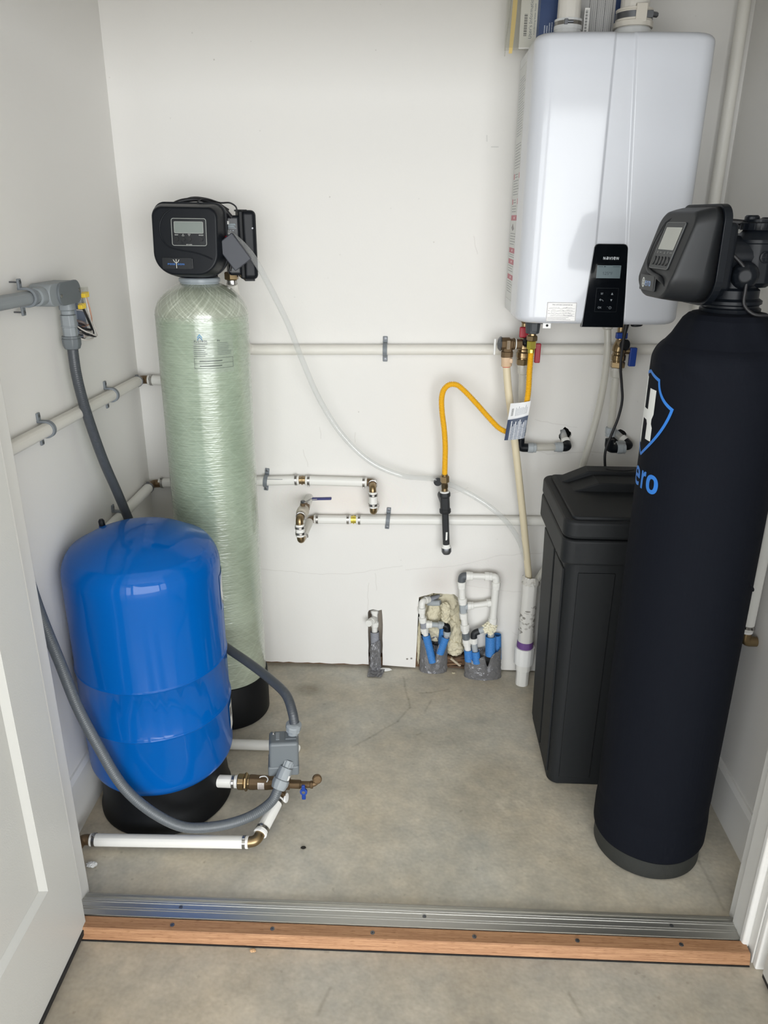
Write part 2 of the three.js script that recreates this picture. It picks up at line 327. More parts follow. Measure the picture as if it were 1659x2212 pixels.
// ------------------------------------------------------------------ the room
const XL = -0.904, XR = 0.927, ZF0 = 1.075, ZF1 = 1.19, HC = 2.62, JL = -0.79, JR = 0.818;
structure('floor', box(-1.0, 1.0, -0.12, 0, -0.3, 1.165), M.floor);
structure('floor_garage', [box(-4.6, 8.0, -0.12, 0, 1.165, 6.1)], M.floorGarageDimmed);
{
  const jag = (a, b, n, amp) => { const o = []; for (let i = 1; i < n; i++) { const t = i / n; o.push([a[0] + (b[0] - a[0]) * t + (rnd() - 0.5) * amp, a[1] + (b[1] - a[1]) * t + (rnd() - 0.5) * amp]); } o.push(b); return o; };
  const out = [[-0.93, 0.016], ...jag([-0.93, 0.016], [-0.134, 0.013], 34, 0.0035), ...jag([-0.134, 0.013], [-0.138, 0.236], 8, 0.002), [-0.134, 0.246], [-0.118, 0.251], [-0.10, 0.246], [-0.086, 0.25], ...jag([-0.083, 0.248], [-0.081, 0.012], 8, 0.002),
    [0.044, 0.005], [0.047, 0.12], [0.05, 0.305], ...jag([0.05, 0.305], [0.10, 0.324], 4, 0.003), ...jag([0.10, 0.324], [0.178, 0.322], 6, 0.004), [0.20, 0.30], [0.222, 0.25], [0.228, 0.16], [0.236, 0.006], [0.95, 0.004], [0.95, 2.7], [-0.93, 2.7]];
  const s = shapeOf(out);
  const ragged = (cx, cy, rx, ry) => { const p = new THREE.Path(); for (let i = 0; i < 22; i++) { const a = -i / 22 * Math.PI * 2, q = 0.82 + 0.36 * rnd(); i ? p.lineTo(cx + rx * q * Math.cos(a), cy + ry * q * Math.sin(a)) : p.moveTo(cx + rx * q * Math.cos(a), cy + ry * q * Math.sin(a)); } return p; };
  s.holes.push(ragged(0.523, 0.928, 0.019, 0.03), ragged(0.70, 0.925, 0.026, 0.026));
  const g = new THREE.ExtrudeGeometry(s, { depth: 0.0125, bevelEnabled: false }); g.translate(0, 0, -0.0125);
  const wall = structure('wall_back', g, M.wallBack);
  part(wall, 'sheathing', box(-0.93, 0.95, 0, 2.7, -0.14, -0.11), M.dark);
  part(wall, 'sill_plate', box(-0.93, 0.95, 0, 0.038, -0.11, -0.016), std({ color: rgb(112, 86, 64), roughness: 0.9 }));
  part(wall, 'added_pale_backing', box(-0.142, -0.076, 0.038, 0.27, -0.060, -0.045), std({ color: rgb(168, 158, 146), roughness: 0.9 }));  // pale board added to lighten the slot, where hardly any light reaches
  for (const x of [0.018, -0.172]) part(wall, 'stud', box(x, x + 0.03, 0.038, 0.9, -0.11, -0.0128), std({ color: rgb(150, 118, 84), roughness: 0.9 }));
}
{
  const s = shapeOf([[-1.1, 0], [0.02, 0], [0.02, 2.7], [-1.1, 2.7]]);   // shape x is minus world z
  const h = new THREE.Path(); [[-0.425, 1.285], [-0.427, 1.345], [-0.424, 1.398], [-0.352, 1.40], [-0.345, 1.34], [-0.349, 1.288], [-0.38, 1.281]].forEach(([x, y], i) => (i ? h.lineTo(x, y) : h.moveTo(x, y)));
  s.holes.push(h);
  const g = new THREE.ExtrudeGeometry(s, { depth: 0.0125, bevelEnabled: false }); g.rotateY(Math.PI / 2); g.translate(XL - 0.0125, 0, 0);
  const w = structure('wall_left', g, M.wall);
  part(w, 'sheathing', box(XL - 0.12, XL - 0.09, 0, 2.7, -0.02, 1.1), M.dark);
}
structure('wall_right', box(XR, XR + 0.1, 0, 2.7, -0.02, 1.1), M.wall);
structure('ceiling', box(-0.95, 0.98, HC, HC + 0.1, -0.1, 1.1), M.ceiling);
structure('wall_front', [box(-4.6, JL - 0.02, 0, 3.0, ZF0 + 0.005, ZF1 - 0.005), box(JR + 0.02, 8.0, 0, 3.0, ZF0 + 0.005, ZF1 - 0.005), box(JL - 0.02, JR + 0.02, 2.07, 3.0, ZF0 + 0.005, ZF1 - 0.005)], M.wallGarage);
// the garage behind the camera, open to the drive through its door
structure('wall_garage_left', box(-4.7, -4.6, 0, 3.0, ZF0, 6.1), M.wallGarage);
structure('wall_garage_right', box(8.0, 8.1, 0, 3.0, ZF0, 6.1), M.wallGarage);
structure('wall_garage_rear', [box(-4.6, -3.75, 0, 3.0, 5.95, 6.1), box(-0.48, -0.22, 0, 3.0, 5.95, 6.1), box(3.72, 3.98, 0, 3.0, 5.95, 6.1), box(7.22, 8.0, 0, 3.0, 5.95, 6.1), box(-3.75, 7.22, 2.52, 3.0, 5.95, 6.1)], M.wallGarage);  // outer two openings are added to go with the fill lights
structure('ceiling_garage', box(-4.7, 8.1, 3.0, 3.1, ZF0, 6.1), M.ceiling);
structure('driveway', box(-12, 14, -0.14, -0.02, 6.1, 24), M.drive);
// baseboards with a sloped top edge
const baseProfile = (h) => shapeOf([[0, 0], [0.014, 0], [0.014, h - 0.012], [0.006, h], [0, h]]);
function baseboard(name, x, side, z0, z1, h) {
  const g = new THREE.ExtrudeGeometry(baseProfile(h), { depth: z1 - z0, bevelEnabled: false });
  if (side < 0) g.scale(-1, 1, 1);
  g.translate(x, 0, z0);
  if (side < 0) { const i = g.attributes.position; const n = g.toNonIndexed ? g : g; for (let k = 0; k < i.count; k += 3) for (const at of Object.values(g.attributes)) for (let q = 0; q < at.itemSize; q++) { const a = at.array[(k + 1) * at.itemSize + q]; at.array[(k + 1) * at.itemSize + q] = at.array[(k + 2) * at.itemSize + q]; at.array[(k + 2) * at.itemSize + q] = a; } g.computeVertexNormals(); }
  return structure(name, g, M.trim);
}
baseboard('baseboard_left', XL, 1, 0.02, ZF0, 0.168);
baseboard('baseboard_right', XR, -1, 0.02, ZF0, 0.148);
// door frame: jamb, stop and weatherstrip each side, head above
{
  const l = structure('trim_1', rbox(JL - 0.02, JL, 0, 2.05, 1.055, 1.19, 0.002), M.trimGrey);
  part(l, 'door_stop', rbox(JL - 0.001, JL + 0.008, 0.005, 2.03, 1.07, 1.11, 0.002), M.trimGrey);
  const r = structure('trim_2', rbox(JR, JR + 0.024, 0, 2.05, 1.062, 1.195, 0.002), M.trimGrey);
  part(r, 'door_stop', rbox(JR - 0.010, JR + 0.001, 0.012, 2.03, 1.10, 1.152, 0.0025), M.trimGrey);
  part(r, 'weatherstrip', rbox(JR - 0.016, JR + 0.001, 0.02, 2.03, 1.153, 1.172, 0.006), M.trim);
  part(r, 'casing', rbox(JR + 0.002, JR + 0.06, 0, 2.08, 1.196, 1.212, 0.004), M.trim);
  structure('trim_3', rbox(JL, JR, 2.05, 2.07, 1.062, 1.19, 0.002), M.trimGrey);
}
// a panelled door leaf standing open at right angles; face +x at x = 0, hinge edge at z = 0
function leaf(name, x, z, turn) {
  const d = new THREE.Group(); d.name = name; d.userData.kind = 'structure'; scene.add(d);
  const W = 0.80, H = 2.02, T = 0.045, st = 0.122, panels = [[0.238, 0.95], [1.08, 1.90]];
  const s = roundRect(0, W, 0, H, 0.002);
  for (const [a, b] of panels) s.holes.push(roundRect(st, W - st, a, b, 0.0005, true));
  const g = new THREE.ExtrudeGeometry(s, { depth: T, bevelEnabled: false, curveSegments: 3 });
  g.rotateY(-Math.PI / 2);                        // shape x -> +z, depth -> -x
  part(d, 'frame', g, M.doorPaint);
  for (const [a, b] of panels) {
    part(d, 'panel', box(-T + 0.010, -0.012, a - 0.001, b + 0.001, st - 0.001, W - st + 0.001), M.doorPaint);
    const m = 0.014, q = [];                      // sloped moulding round the panel
    const quad = (p) => { const bg = new THREE.BufferGeometry(); bg.setAttribute('position', new THREE.Float32BufferAttribute([p[0], p[1], p[2], p[0], p[2], p[3]].flat(), 3)); bg.computeVertexNormals(); return bg; };
    const O = [[a, st], [a, W - st], [b, W - st], [b, st]], I = [[a + m, st + m], [a + m, W - st - m], [b - m, W - st - m], [b - m, st + m]];
    for (let i = 0; i < 4; i++) { const j = (i + 1) % 4; q.push(quad([[-0.0005, O[j][0], O[j][1]], [-0.0005, O[i][0], O[i][1]], [-0.0118, I[i][0], I[i][1]], [-0.0118, I[j][0], I[j][1]]])); }
    part(d, 'moulding', q, M.doorPaint);
  }
  part(d, 'door_sweep', [rbox(-T, 0, -0.012, 0.0, 0, W, 0.002), rbox(-0.001, 0.003, -0.010, 0.004, 0, W, 0.001)], M.rubber);
  d.position.set(x, 0.022, z); d.rotation.y = turn;
  return d;
}
leaf('door_1', -0.745, 1.178, 0);
leaf('door_2', 0.868, 1.236, 0).scale.set(1, 1, 1);
// metal threshold and the oak strip in front of it
{
  const t = thing('door_threshold', 'ribbed aluminium threshold lying across the doorway behind the oak strip', 'threshold');
  const P = [[0, 0], [0, 0.008]];
  const ribs = [0.012, 0.018, 0.032, 0.038, 0.052, 0.058];
  const top = (z) => 0.010 + 0.012 * Math.min(1, z / 0.03);
  for (const z of ribs) P.push([z - 0.0014, top(z)], [z - 0.0008, top(z) + 0.0014], [z + 0.0008, top(z) + 0.0014], [z + 0.0014, top(z)]);
  P.push([0.0755, 0.022], [0.077, 0.0205], [0.077, 0]);
  const s = shapeOf(P.map(([z, y]) => [-z, y]));
  const g = new THREE.ExtrudeGeometry(s, { depth: JR - JL - 0.004, bevelEnabled: false }); g.rotateY(Math.PI / 2); g.translate(JL + 0.002, 0, 1.075);
  part(t, 'plate', metreUV(g.toNonIndexed()), M.aluminium);
  for (const x of [-0.533, 0.063, 0.656]) part(t, 'screw', screwHead(V(x, 0.0222, 1.121), Y, 0.0048), M.zinc);
  settle(t);
  const o = thing('oak_strip', 'raw oak strip screwed to the floor along the front of the threshold', 'wood strip');
  const w = shapeOf([[-1.163, 0.003], [-1.163, 0.031], [-1.194, 0.031], [-1.1965, 0.029], [-1.203, 0.003]]);
  const gw = new THREE.ExtrudeGeometry(w, { depth: 0.811 + 0.80, bevelEnabled: false }); gw.rotateY(Math.PI / 2); gw.translate(-0.80, 0, 0);
  part(o, 'strip', metreUV(gw.toNonIndexed()), M.oak);
  part(o, 'bottom_seal', box(-0.80, 0.81, 0, 0.003, 1.160, 1.206), M.rubber);
  for (const x of [-0.536, -0.297, -0.06, 0.179, 0.419, 0.659]) part(o, 'screw', screwHead(V(x, 0.0312, 1.179), Y, 0.0052), M.zinc);
  settle(o);
}
function screwHead(p, dir, r) {
  const a = lathe(p.clone().addScaledVector(dir, -0.002), dir, [[0, 0], [r, 0.0012], [r, 0.0026], [r * 0.75, 0.0034], [r * 0.45, 0.0036], [r * 0.42, 0.0026], [0, 0.0024]], 16);
  const q = new THREE.BoxGeometry(r * 1.1, 0.0008, r * 0.28), q2 = new THREE.BoxGeometry(r * 0.28, 0.0008, r * 1.1);
  const put = (g) => orient(g, p.clone().addScaledVector(dir, 0.0008), dir);
  return mergeGeometries([clean(a), clean(put(q)), clean(put(q2))]);
}
// ------------------------------------------------------------------ the three tanks
const arcPts = (cx, cy, r, a0, a1, n) => { const o = []; for (let i = 0; i <= n; i++) { const a = a0 + (a1 - a0) * i / n; o.push([cx + r * Math.cos(a), cy + r * Math.sin(a)]); } return o; };
const ellPts = (cx, cy, rx, ry, a0, a1, n) => arcPts(0, 0, 1, a0, a1, n).map(([x, y]) => [cx + rx * x, cy + ry * y]);
// a patch of a cylinder about the y axis: azimuth a0..a1 (from +z towards +x), heights y0..y1, texture filling it
function wrapPatch(r, a0, a1, y0, y1, n = 24) {
  const g = new THREE.CylinderGeometry(r, r, y1 - y0, n, 1, true, a0, a1 - a0); g.translate(0, (y0 + y1) / 2, 0);
  return g;
}
{ // blue pressure tank
  const t = thing('pressure_tank', 'glossy blue steel well pressure tank on a black plastic base at the left wall', 'pressure tank');
  const r = 0.2;
  const prof = [[0, 0.8545], ...ellPts(0, 0.762, 0.186, 0.0925, Math.PI / 2 - 0.12, 0.62, 16), ...ellPts(0.128, 0.738, 0.072, 0.086, 0.86, 0, 12),
    [r, 0.70], [r, 0.4845], [r + 0.0008, 0.4835], ...ellPts(r, 0.480, 0.0026, 0.0032, 1.2, -1.2, 8), [r + 0.0006, 0.4765], [r, 0.4755], [r, 0.345], [r + 0.0012, 0.342], [r + 0.0026, 0.3385], ...ellPts(r, 0.334, 0.0042, 0.0042, 0.9, -1.1, 8), [r + 0.0006, 0.329], [r, 0.327], [r - 0.001, 0.18], ...ellPts(0.12, 0.18, 0.079, 0.058, 0, -Math.PI / 2, 10), [0.0, 0.118]];
  part(t, 'tank_shell', lathe(V(0, 0, 0), Y, prof.map(([a, b]) => [a, b]).reverse(), 96), M.bluePaint);
  part(t, 'base', lathe(V(0, 0, 0), Y, [[0, 0.001], [0.178, 0.001], [0.186, 0.006], [0.186, 0.014], [0.181, 0.022], [0.176, 0.085], [0.168, 0.15], [0.158, 0.15], [0, 0.15]], 72), M.blackBoot);
  const v = part(t, 'air_valve', [lathe(V(-0.120, 0.815, -0.065), V(-0.12, 1, -0.05), [[0, 0], [0.009, 0], [0.009, 0.012], [0, 0.012]], 16)], M.blueHandle);
  part(v, 'valve_cap', lathe(V(-0.1213, 0.826, -0.0655), V(-0.12, 1, -0.05), [[0, 0], [0.008, 0], [0.008, 0.014], [0.005, 0.019], [0, 0.020]], 16), M.blackPlastic);
  part(t, 'round_sticker', wrapPatch(r + 0.0012, 1.585, 2.06, 0.612, 0.715), printed(256, 256, (k) => {
    k.fillStyle = '#1b62b0'; k.fillRect(0, 0, 256, 256); k.fillStyle = '#5d6266'; k.beginPath(); k.ellipse(128, 128, 124, 124, 0, 0, 7); k.fill(); k.fillStyle = '#e9ecec'; k.beginPath(); k.ellipse(128, 118, 112, 106, 0, 0, 7); k.fill(); k.strokeStyle = '#7d8b84'; k.lineWidth = 14; k.beginPath(); k.arc(110, 110, 44, 0.5, 5.6); k.stroke();
  }, { roughness: 0.3 }), 'round silver and white sticker');
  part(t, 'data_sticker', wrapPatch(r + 0.0014, 1.60, 1.96, 0.225, 0.305), printed(256, 180, (k) => { k.fillStyle = '#ececea'; k.fillRect(0, 0, 256, 180); k.fillStyle = '#333'; k.fillRect(14, 18, 60, 70); textLines(k, 90, 20, 150, 12, 12, '#555', 5); }), 'white data sticker');
  t.position.set(-0.693, 0, 0.700);
}
// wound glass: fine level streaks up the body, crossing strands over the dome
const FH = 1.45;
const fibreStreak = (x, y) => noise.noise(x * 16, y * 260, 1) * 0.55 + noise.noise(x * 40, y * 520, 4) * 0.45;
const fibreCross = (x, y, f) => { let s = 0; for (const [a, k] of [[1, 7], [-1, 3]]) s += Math.pow(Math.max(0, noise.noise((x + a * y * 0.9) * f, k, y * 2)), 1.3) + 0.7 * Math.pow(Math.max(0, noise.noise((x + a * y * 1.3) * f * 1.7, k + 9, y * 2)), 1.3); return s; };
const domeAt = (y) => Math.max(0, Math.min(1, (y - 1.325) / 0.02));
const fibreMap = dataTex(1024, (u, v) => { const x = u * 0.82, y = v * FH, d = domeAt(y), c = fibreCross(x, y, 95), st = fibreStreak(x, y), bl = fbm(x * 7, y * 5, 3, 3), low = Math.max(0, 1 - y / 0.9);
  const s = (1 - d) * (20 * st + 10 * c + 20 * bl) + d * (58 * c - 14 + 8 * bl);
  return [154 + s + 6 * low + 14 * d, 169 + s - 2 * low + 6 * d, 149 + s + 10 * d]; });
const fibreBump = dataTex(1024, (u, v) => { const x = u * 0.82, y = v * FH, d = domeAt(y); return 128 + (1 - d) * (95 * fibreStreak(x, y) + 30 * fibreCross(x, y, 95)) + d * 110 * fibreCross(x, y, 95); }, false);
for (const q of [fibreMap, fibreBump]) q.repeat.set(1, 1 / FH);
M.fibreglass = phy({ map: fibreMap, bumpMap: fibreBump, bumpScale: 0.0034, roughness: 0.27, specularIntensity: 1, ior: 1.75, clearcoat: 0.8, clearcoatRoughness: 0.14 });
M.neckGrey = std({ color: rgb(152, 160, 166), roughness: 0.4 });

// outline of a control head cover, counter-clockwise
function headOutline(w, yb, yt, rt, rb, n = 10) {
  const h = w / 2;
  return [...arcPts(h - rb, yb + rb, rb, -Math.PI / 2, 0, n), ...arcPts(h - rt, yt - rt, rt, 0, Math.PI / 2, n), ...arcPts(-h + rt, yt - rt, rt, Math.PI / 2, Math.PI, n), ...arcPts(-h + rb, yb + rb, rb, Math.PI, Math.PI * 1.5, n)];
}
// cover lofted from its back rim to a smaller, tilted front
function headCover(w, yb, yt, rt, rb, z0, depth, edgy) {
  const o = headOutline(w, yb, yt, rt, rb), cy = yb + (yt - yb) * 0.5, pos = [], idx = [], N = o.length;
  const sec = edgy ? [[0, 1], [0.3, 0.985], [0.6, 0.955], [0.85, 0.92], [0.94, 0.905], [0.985, 0.88], [1, 0.845]] : [[0, 1], [0.25, 1.0], [0.5, 0.985], [0.7, 0.955], [0.84, 0.91], [0.93, 0.865], [0.98, 0.82], [1, 0.775]];
  for (const [d, s] of sec) for (const [x, y] of o) { const px = x * s, py = cy + (y - cy) * s; pos.push(px, py, z0 + depth(py) * d); }
  for (let i = 0; i < sec.length - 1; i++) for (let k = 0; k < N; k++) { const a = i * N + k, b = i * N + (k + 1) % N; idx.push(a, b, a + N, b, b + N, a + N); }
  const c0 = pos.length / 3; pos.push(0, cy, z0 + depth(cy));
  const L = (sec.length - 1) * N;
  for (let k = 0; k < N; k++) idx.push(c0, L + k, L + (k + 1) % N);
  const c1 = pos.length / 3; pos.push(0, cy, z0);
  for (let k = 0; k < N; k++) idx.push(c1, (k + 1) % N, k);
  const g = new THREE.BufferGeometry(); g.setAttribute('position', new THREE.Float32BufferAttribute(pos, 3)); g.setIndex(idx); g.computeVertexNormals();
  return g;
}
const extr = (s, d, bev = 0.001) => new THREE.ExtrudeGeometry(s, { depth: d, bevelEnabled: bev > 0, bevelSize: bev, bevelThickness: bev, bevelSegments: 2, curveSegments: 10 });
const ring2 = (x0, x1, y0, y1, r, w) => { const s = roundRect(x0, x1, y0, y1, r); s.holes.push(roundRect(x0 + w, x1 - w, y0 + w, y1 - w, Math.max(r - w, 0.0005), true)); return s; };
const M2 = { frameLine: std({ color: rgb(150, 154, 150), roughness: 0.4 }), button: std({ color: rgb(20, 22, 25), roughness: 0.35 }), panel: std({ color: rgb(24, 27, 31), roughness: 0.3 }) };
{ // fibreglass filter tank
  const t = thing('filter_tank', 'pale green fibreglass filter tank with a black control head standing in the back left corner', 'filter tank');
  const r = 0.131;
  part(t, 'vessel', lathe(V(0, 0, 0), Y, [[0, 0.10], [r - 0.004, 0.11], [r, 0.16], [r, 1.338], ...ellPts(0, 1.338, r, 0.096, 0.03, 1.18, 16), [0.049, 1.4285], [0, 1.429]], 96).rotateY(Math.PI), M.fibreglass);
  part(t, 'base', lathe(V(0, 0, 0), Y, [[0, 0.001], [r + 0.003, 0.001], [r + 0.006, 0.005], [r + 0.006, 0.150], [r + 0.004, 0.156], [r, 0.157], [0, 0.157]], 72), M.blackBoot);
  part(t, 'shoulder_seam', lathe(V(0, 0, 0), Y, [[r - 0.002, 1.3385], [r + 0.0006, 1.340], [r + 0.0006, 1.341], [r - 0.002, 1.3425]], 72), M.fibreglass);
  part(t, 'neck_ring', lathe(V(0, 0, 0), Y, [[0, 1.415], [0.052, 1.415], [0.054, 1.419], [0.054, 1.428], [0.057, 1.430], [0.057, 1.438], [0.054, 1.441], [0, 1.441]], 40), M.neckGrey);
  part(t, 'print_label', wrapPatch(r + 0.001, 0.02, 0.90, 1.195, 1.31), std({ transparent: true, roughness: 0.45, map: canvasTex(768, 768, (k) => {
    k.clearRect(0, 0, 768, 768);
    k.fillStyle = 'rgba(204,210,202,0.16)'; k.fillRect(0, 0, 768, 768);
    k.lineJoin = 'miter'; for (const [y, c] of [[66, '#3c8ab4'], [106, '#2f6f9c']]) { k.strokeStyle = c; k.lineWidth = 14; k.beginPath(); k.moveTo(96, y + 60); k.lineTo(140, y); k.lineTo(184, y + 60); k.stroke(); }
    k.strokeStyle = '#7b8a94'; k.lineWidth = 3; k.beginPath(); k.arc(200, 66, 9, 0, 7); k.stroke();
    k.fillStyle = '#33383c'; k.save(); k.translate(30, 205); k.scale(1.25, 1); k.font = 'bold 46px sans-serif'; k.fillText('FLOTROL', 0, 0); k.restore(); k.font = 'bold 46px sans-serif'; k.fillText('PV', 446, 200);
    k.fillStyle = '#8b938c'; k.fillRect(36, 222, 236, 26);
    for (let i = 0; i < 6; i++) textLines(k, 20, 270 + i * 36, 250, 1, 10, '#5b635e', 12);
    for (let i = 0; i < 8; i++) textLines(k, 446, 224 + i * 30, 286, 1, 10, '#66706c', 9);
    k.strokeStyle = '#3c4340'; k.lineWidth = 5; k.strokeRect(16, 500, 730, 184); k.beginPath(); k.moveTo(16, 592); k.lineTo(746, 592); k.stroke();
    k.font = '31px sans-serif'; k.fillStyle = '#4a524e'; textLines(k, 110, 540, 540, 1, 10, '#4a524e', 18); textLines(k, 110, 632, 560, 1, 10, '#4a524e', 18);
  }) }), 'printed data label');
  // control head
  const dep = (y) => 0.062 - 0.10 * Math.max(0, y - 1.52) + 0.02 * Math.min(1, Math.max(0, (1.52 - y) / 0.06)) * 0.4;
  const z0 = 0.055;
  const h = part(t, 'control_head', [headCover(0.190, 1.446, 1.632, 0.028, 0.062, z0, dep, true), (() => { const s = shapeOf(headOutline(0.195, 1.445, 1.635, 0.032, 0.064)); const g = extr(s, 0.014, 0.001); g.translate(0, 0, z0 - 0.016); return g; })()], M.blackPlastic);
  const tilt = -0.10;
  const face = (g, y, lift = 0) => { g.rotateX(-0.10); g.translate(0, y, z0 + dep(y) + lift); return g; };
  part(h, 'display_panel', face(extr(roundRect(-0.034, 0.058, -0.034, 0.034, 0.006), 0.0012, 0.0004), 1.562, 0.0004), M2.panel);
  part(h, 'panel_outline', [face(extr(ring2(-0.034, 0.058, -0.034, 0.034, 0.006, 0.0012), 0.0006, 0.0002), 1.562, 0.002), face(extr(ring2(-0.027, 0.050, -0.003, 0.026, 0.003, 0.0012), 0.0006, 0.0002), 1.562, 0.002)], M2.frameLine);
  part(h, 'screen', face(extr(roundRect(-0.0255, 0.0485, -0.0015, 0.0245, 0.001), 0.0004, 0), 1.562, 0.002), M.lcd);
  for (const x of [-0.0205, -0.0045, 0.0125, 0.0435]) { const g = new THREE.CylinderGeometry(0.0052, 0.0056, 0.0016, 20); g.rotateX(Math.PI / 2); g.translate(x, -0.0175, 0); part(h, 'button', face(g, 1.562, 0.0026), M2.button); }
  const tp = print(0.088, 0.030); tp.translate(0.012, -0.018, 0);
  part(h, 'button_print', face(tp, 1.562, 0.0021), std({ transparent: true, roughness: 0.5, map: canvasTex(512, 176, (k) => { k.clearRect(0, 0, 512, 176); k.fillStyle = '#c4c6c2'; k.strokeStyle = '#c4c6c2'; k.font = 'bold 22px sans-serif'; k.fillText('NEXT', 34, 32); k.fillText('REGEN', 404, 32); k.font = 'bold 18px sans-serif'; k.fillText('SET CLOCK', 204, 170); k.lineWidth = 4; k.beginPath(); k.moveTo(146, 38); k.lineTo(162, 10); k.lineTo(178, 38); k.closePath(); k.stroke(); k.beginPath(); k.moveTo(240, 10); k.lineTo(256, 38); k.lineTo(272, 10); k.closePath(); k.stroke(); }) }));
  // raised curve round the display and the name plate
  const cur = [[-0.034, 1.617], [-0.050, 1.606], [-0.062, 1.588], [-0.066, 1.565], [-0.060, 1.543], [-0.045, 1.526], [-0.020, 1.518], [0.020, 1.512], [0.050, 1.504], [0.071, 1.495]].map(([x, y]) => V(x, y, z0 + dep(y) - 0.0008));
  part(h, 'face_ridge', tube(smooth(cur, 60), 0.0022, 8), M.blackPlastic);
  part(h, 'name_plate', [(() => { const g = extr(roundRect(-0.062, 0.016, 1.470, 1.498, 0.003), 0.001, 0.0004); g.translate(0, 0, z0 + dep(1.47) - 0.0002); return g; })(), rbox(0.0165, 0.0195, 1.471, 1.497, z0 + dep(1.47) - 0.001, z0 + dep(1.47) + 0.003, 0.001)], M2.panel);
  const pl = print(0.064, 0.026); pl.translate(-0.025, 1.4838, z0 + dep(1.47) + 0.0016);
  part(h, 'badge_print', pl, printed(512, 208, (k) => { k.fillStyle = '#14171b'; k.fillRect(0, 0, 512, 208); k.fillStyle = '#3f78c4'; k.font = 'bold 46px sans-serif'; for (const [t, x, al] of [['POSE', 236, 'right'], ['DON', 278, 'left']]) { k.save(); k.translate(x, 134); k.scale(1.5, 1); k.textAlign = al; k.fillText(t, 0, 0); k.restore(); } k.strokeStyle = '#f2f0e6'; k.lineCap = 'round'; k.lineWidth = 10; k.beginPath(); k.moveTo(257, 20); k.lineTo(257, 196); k.stroke(); k.lineWidth = 8; for (const s of [-1, 1]) { k.beginPath(); k.moveTo(257 + s * 64, 28); k.quadraticCurveTo(257 + s * 56, 40, 257 + s * 48, 40); k.quadraticCurveTo(257 + s * 46, 78, 257, 92); k.stroke(); k.beginPath(); k.moveTo(257 + s * 48, 44); k.lineTo(257 + s * 48, 60); k.stroke(); } }, { roughness: 0.35 }));
  part(t, 'valve_body', [lathe(V(0, 1.435, 0), Y, [[0, 0], [0.05, 0], [0.052, 0.01], [0.047, 0.02], [0.047, 0.08], [0.04, 0.10], [0.04, 0.17], [0, 0.175]], 32), rod(V(0, 1.53, 0), V(0.11, 1.53, -0.05), 0.024), rod(V(0, 1.50, 0), V(0, 1.50, -0.11), 0.026), rbox(-0.06, 0.075, 1.47, 1.60, 0.0, 0.05, 0.01)], M.blackPlastic);
  part(t, 'coiled_cable', [tube(smooth([V(-0.060, 1.624, 0.03), V(-0.035, 1.637, 0.02), V(0.0, 1.643, 0.01), V(0.04, 1.640, 0.01), V(0.085, 1.618, 0.01), V(0.10, 1.600, 0.0)], 40), 0.0055, 10), tube(smooth([V(-0.04, 1.628, 0.02), V(-0.005, 1.645, 0.0), V(0.05, 1.638, -0.01), V(0.09, 1.616, -0.01)], 40), 0.0055, 10), tube(smooth([V(0.07, 1.58, 0.02), V(0.085, 1.54, 0.03), V(0.10, 1.50, 0.02), V(0.092, 1.46, 0.02)], 30), 0.004, 8)], M.wireBlack);
  part(t, 'wire', tube(smooth([V(0.020, 1.633, 0.05), V(0.032, 1.643, 0.045), V(0.050, 1.643, 0.03), V(0.072, 1.636, 0.0), V(0.095, 1.636, -0.02), V(0.110, 1.626, -0.02), V(0.112, 1.612, -0.02)], 50), 0.0022, 8), M.wireBlack);
  part(t, 'connector', box(0.083, 0.100, 1.582, 1.590, 0.03, 0.045), M.white);
  part(t, 'connector', box(0.090, 0.098, 1.535, 1.543, 0.05, 0.06), M.white);
  part(t, 'red_clip', rod(V(0.094, 1.540, 0.055), V(0.098, 1.552, 0.055), 0.005), M.red);
  // relay box bolted to the side of the head
  const place = new THREE.Matrix4().makeRotationY(0.30).setPosition(-0.497 + 0.605, 1.447, 0.225 - 0.275);
  const at2 = (g) => { const c = clean(join(g)).clone(); c.applyMatrix4(place); return c; };
  const body = [rbox(-0.037, 0.0, 0.0, 0.158, -0.045, 0.045, 0.008), rbox(0.003, 0.046, -0.012, 0.172, -0.040, 0.040, 0.014)];
  const cb = part(t, 'control_box', at2(body), M.blackPlastic);
  part(cb, 'lid_seam', at2([rbox(-0.004, 0.010, -0.010, 0.171, -0.043, 0.043, 0.005), rbox(-0.008, 0.022, 0.168, 0.173, -0.03, 0.03, 0.001), rbox(0.008, 0.036, -0.0165, -0.010, -0.03, 0.03, 0.001)]), M.blackBoot);
  part(cb, 'data_print', at2((() => { const g = print(0.027, 0.14); g.translate(-0.0215, 0.079, 0.0453); return g; })()), printed(128, 640, (k) => { k.fillStyle = '#121519'; k.fillRect(0, 0, 128, 640); textLines(k, 10, 60, 104, 4, 12, '#8fa5ae', 6); k.fillStyle = '#8a97a0'; k.fillRect(10, 112, 104, 5); for (const x of [34, 66]) k.fillRect(x, 134, 14, 12); textLines(k, 12, 470, 90, 2, 14, '#6f7c86', 5); k.fillStyle = '#aab4ba'; k.beginPath(); k.moveTo(52, 440); k.lineTo(66, 412); k.lineTo(80, 440); k.fill(); textLines(k, 14, 600, 100, 2, 12, '#6f7c86', 4); }, { roughness: 0.4 }));
  part(cb, 'screw', at2(screwHead(V(0.034, 0.125, 0.0405), Z, 0.003)), M.zinc);
  t.position.set(-0.605, 0, 0.275);
  t.rotation.z = -0.004;
}
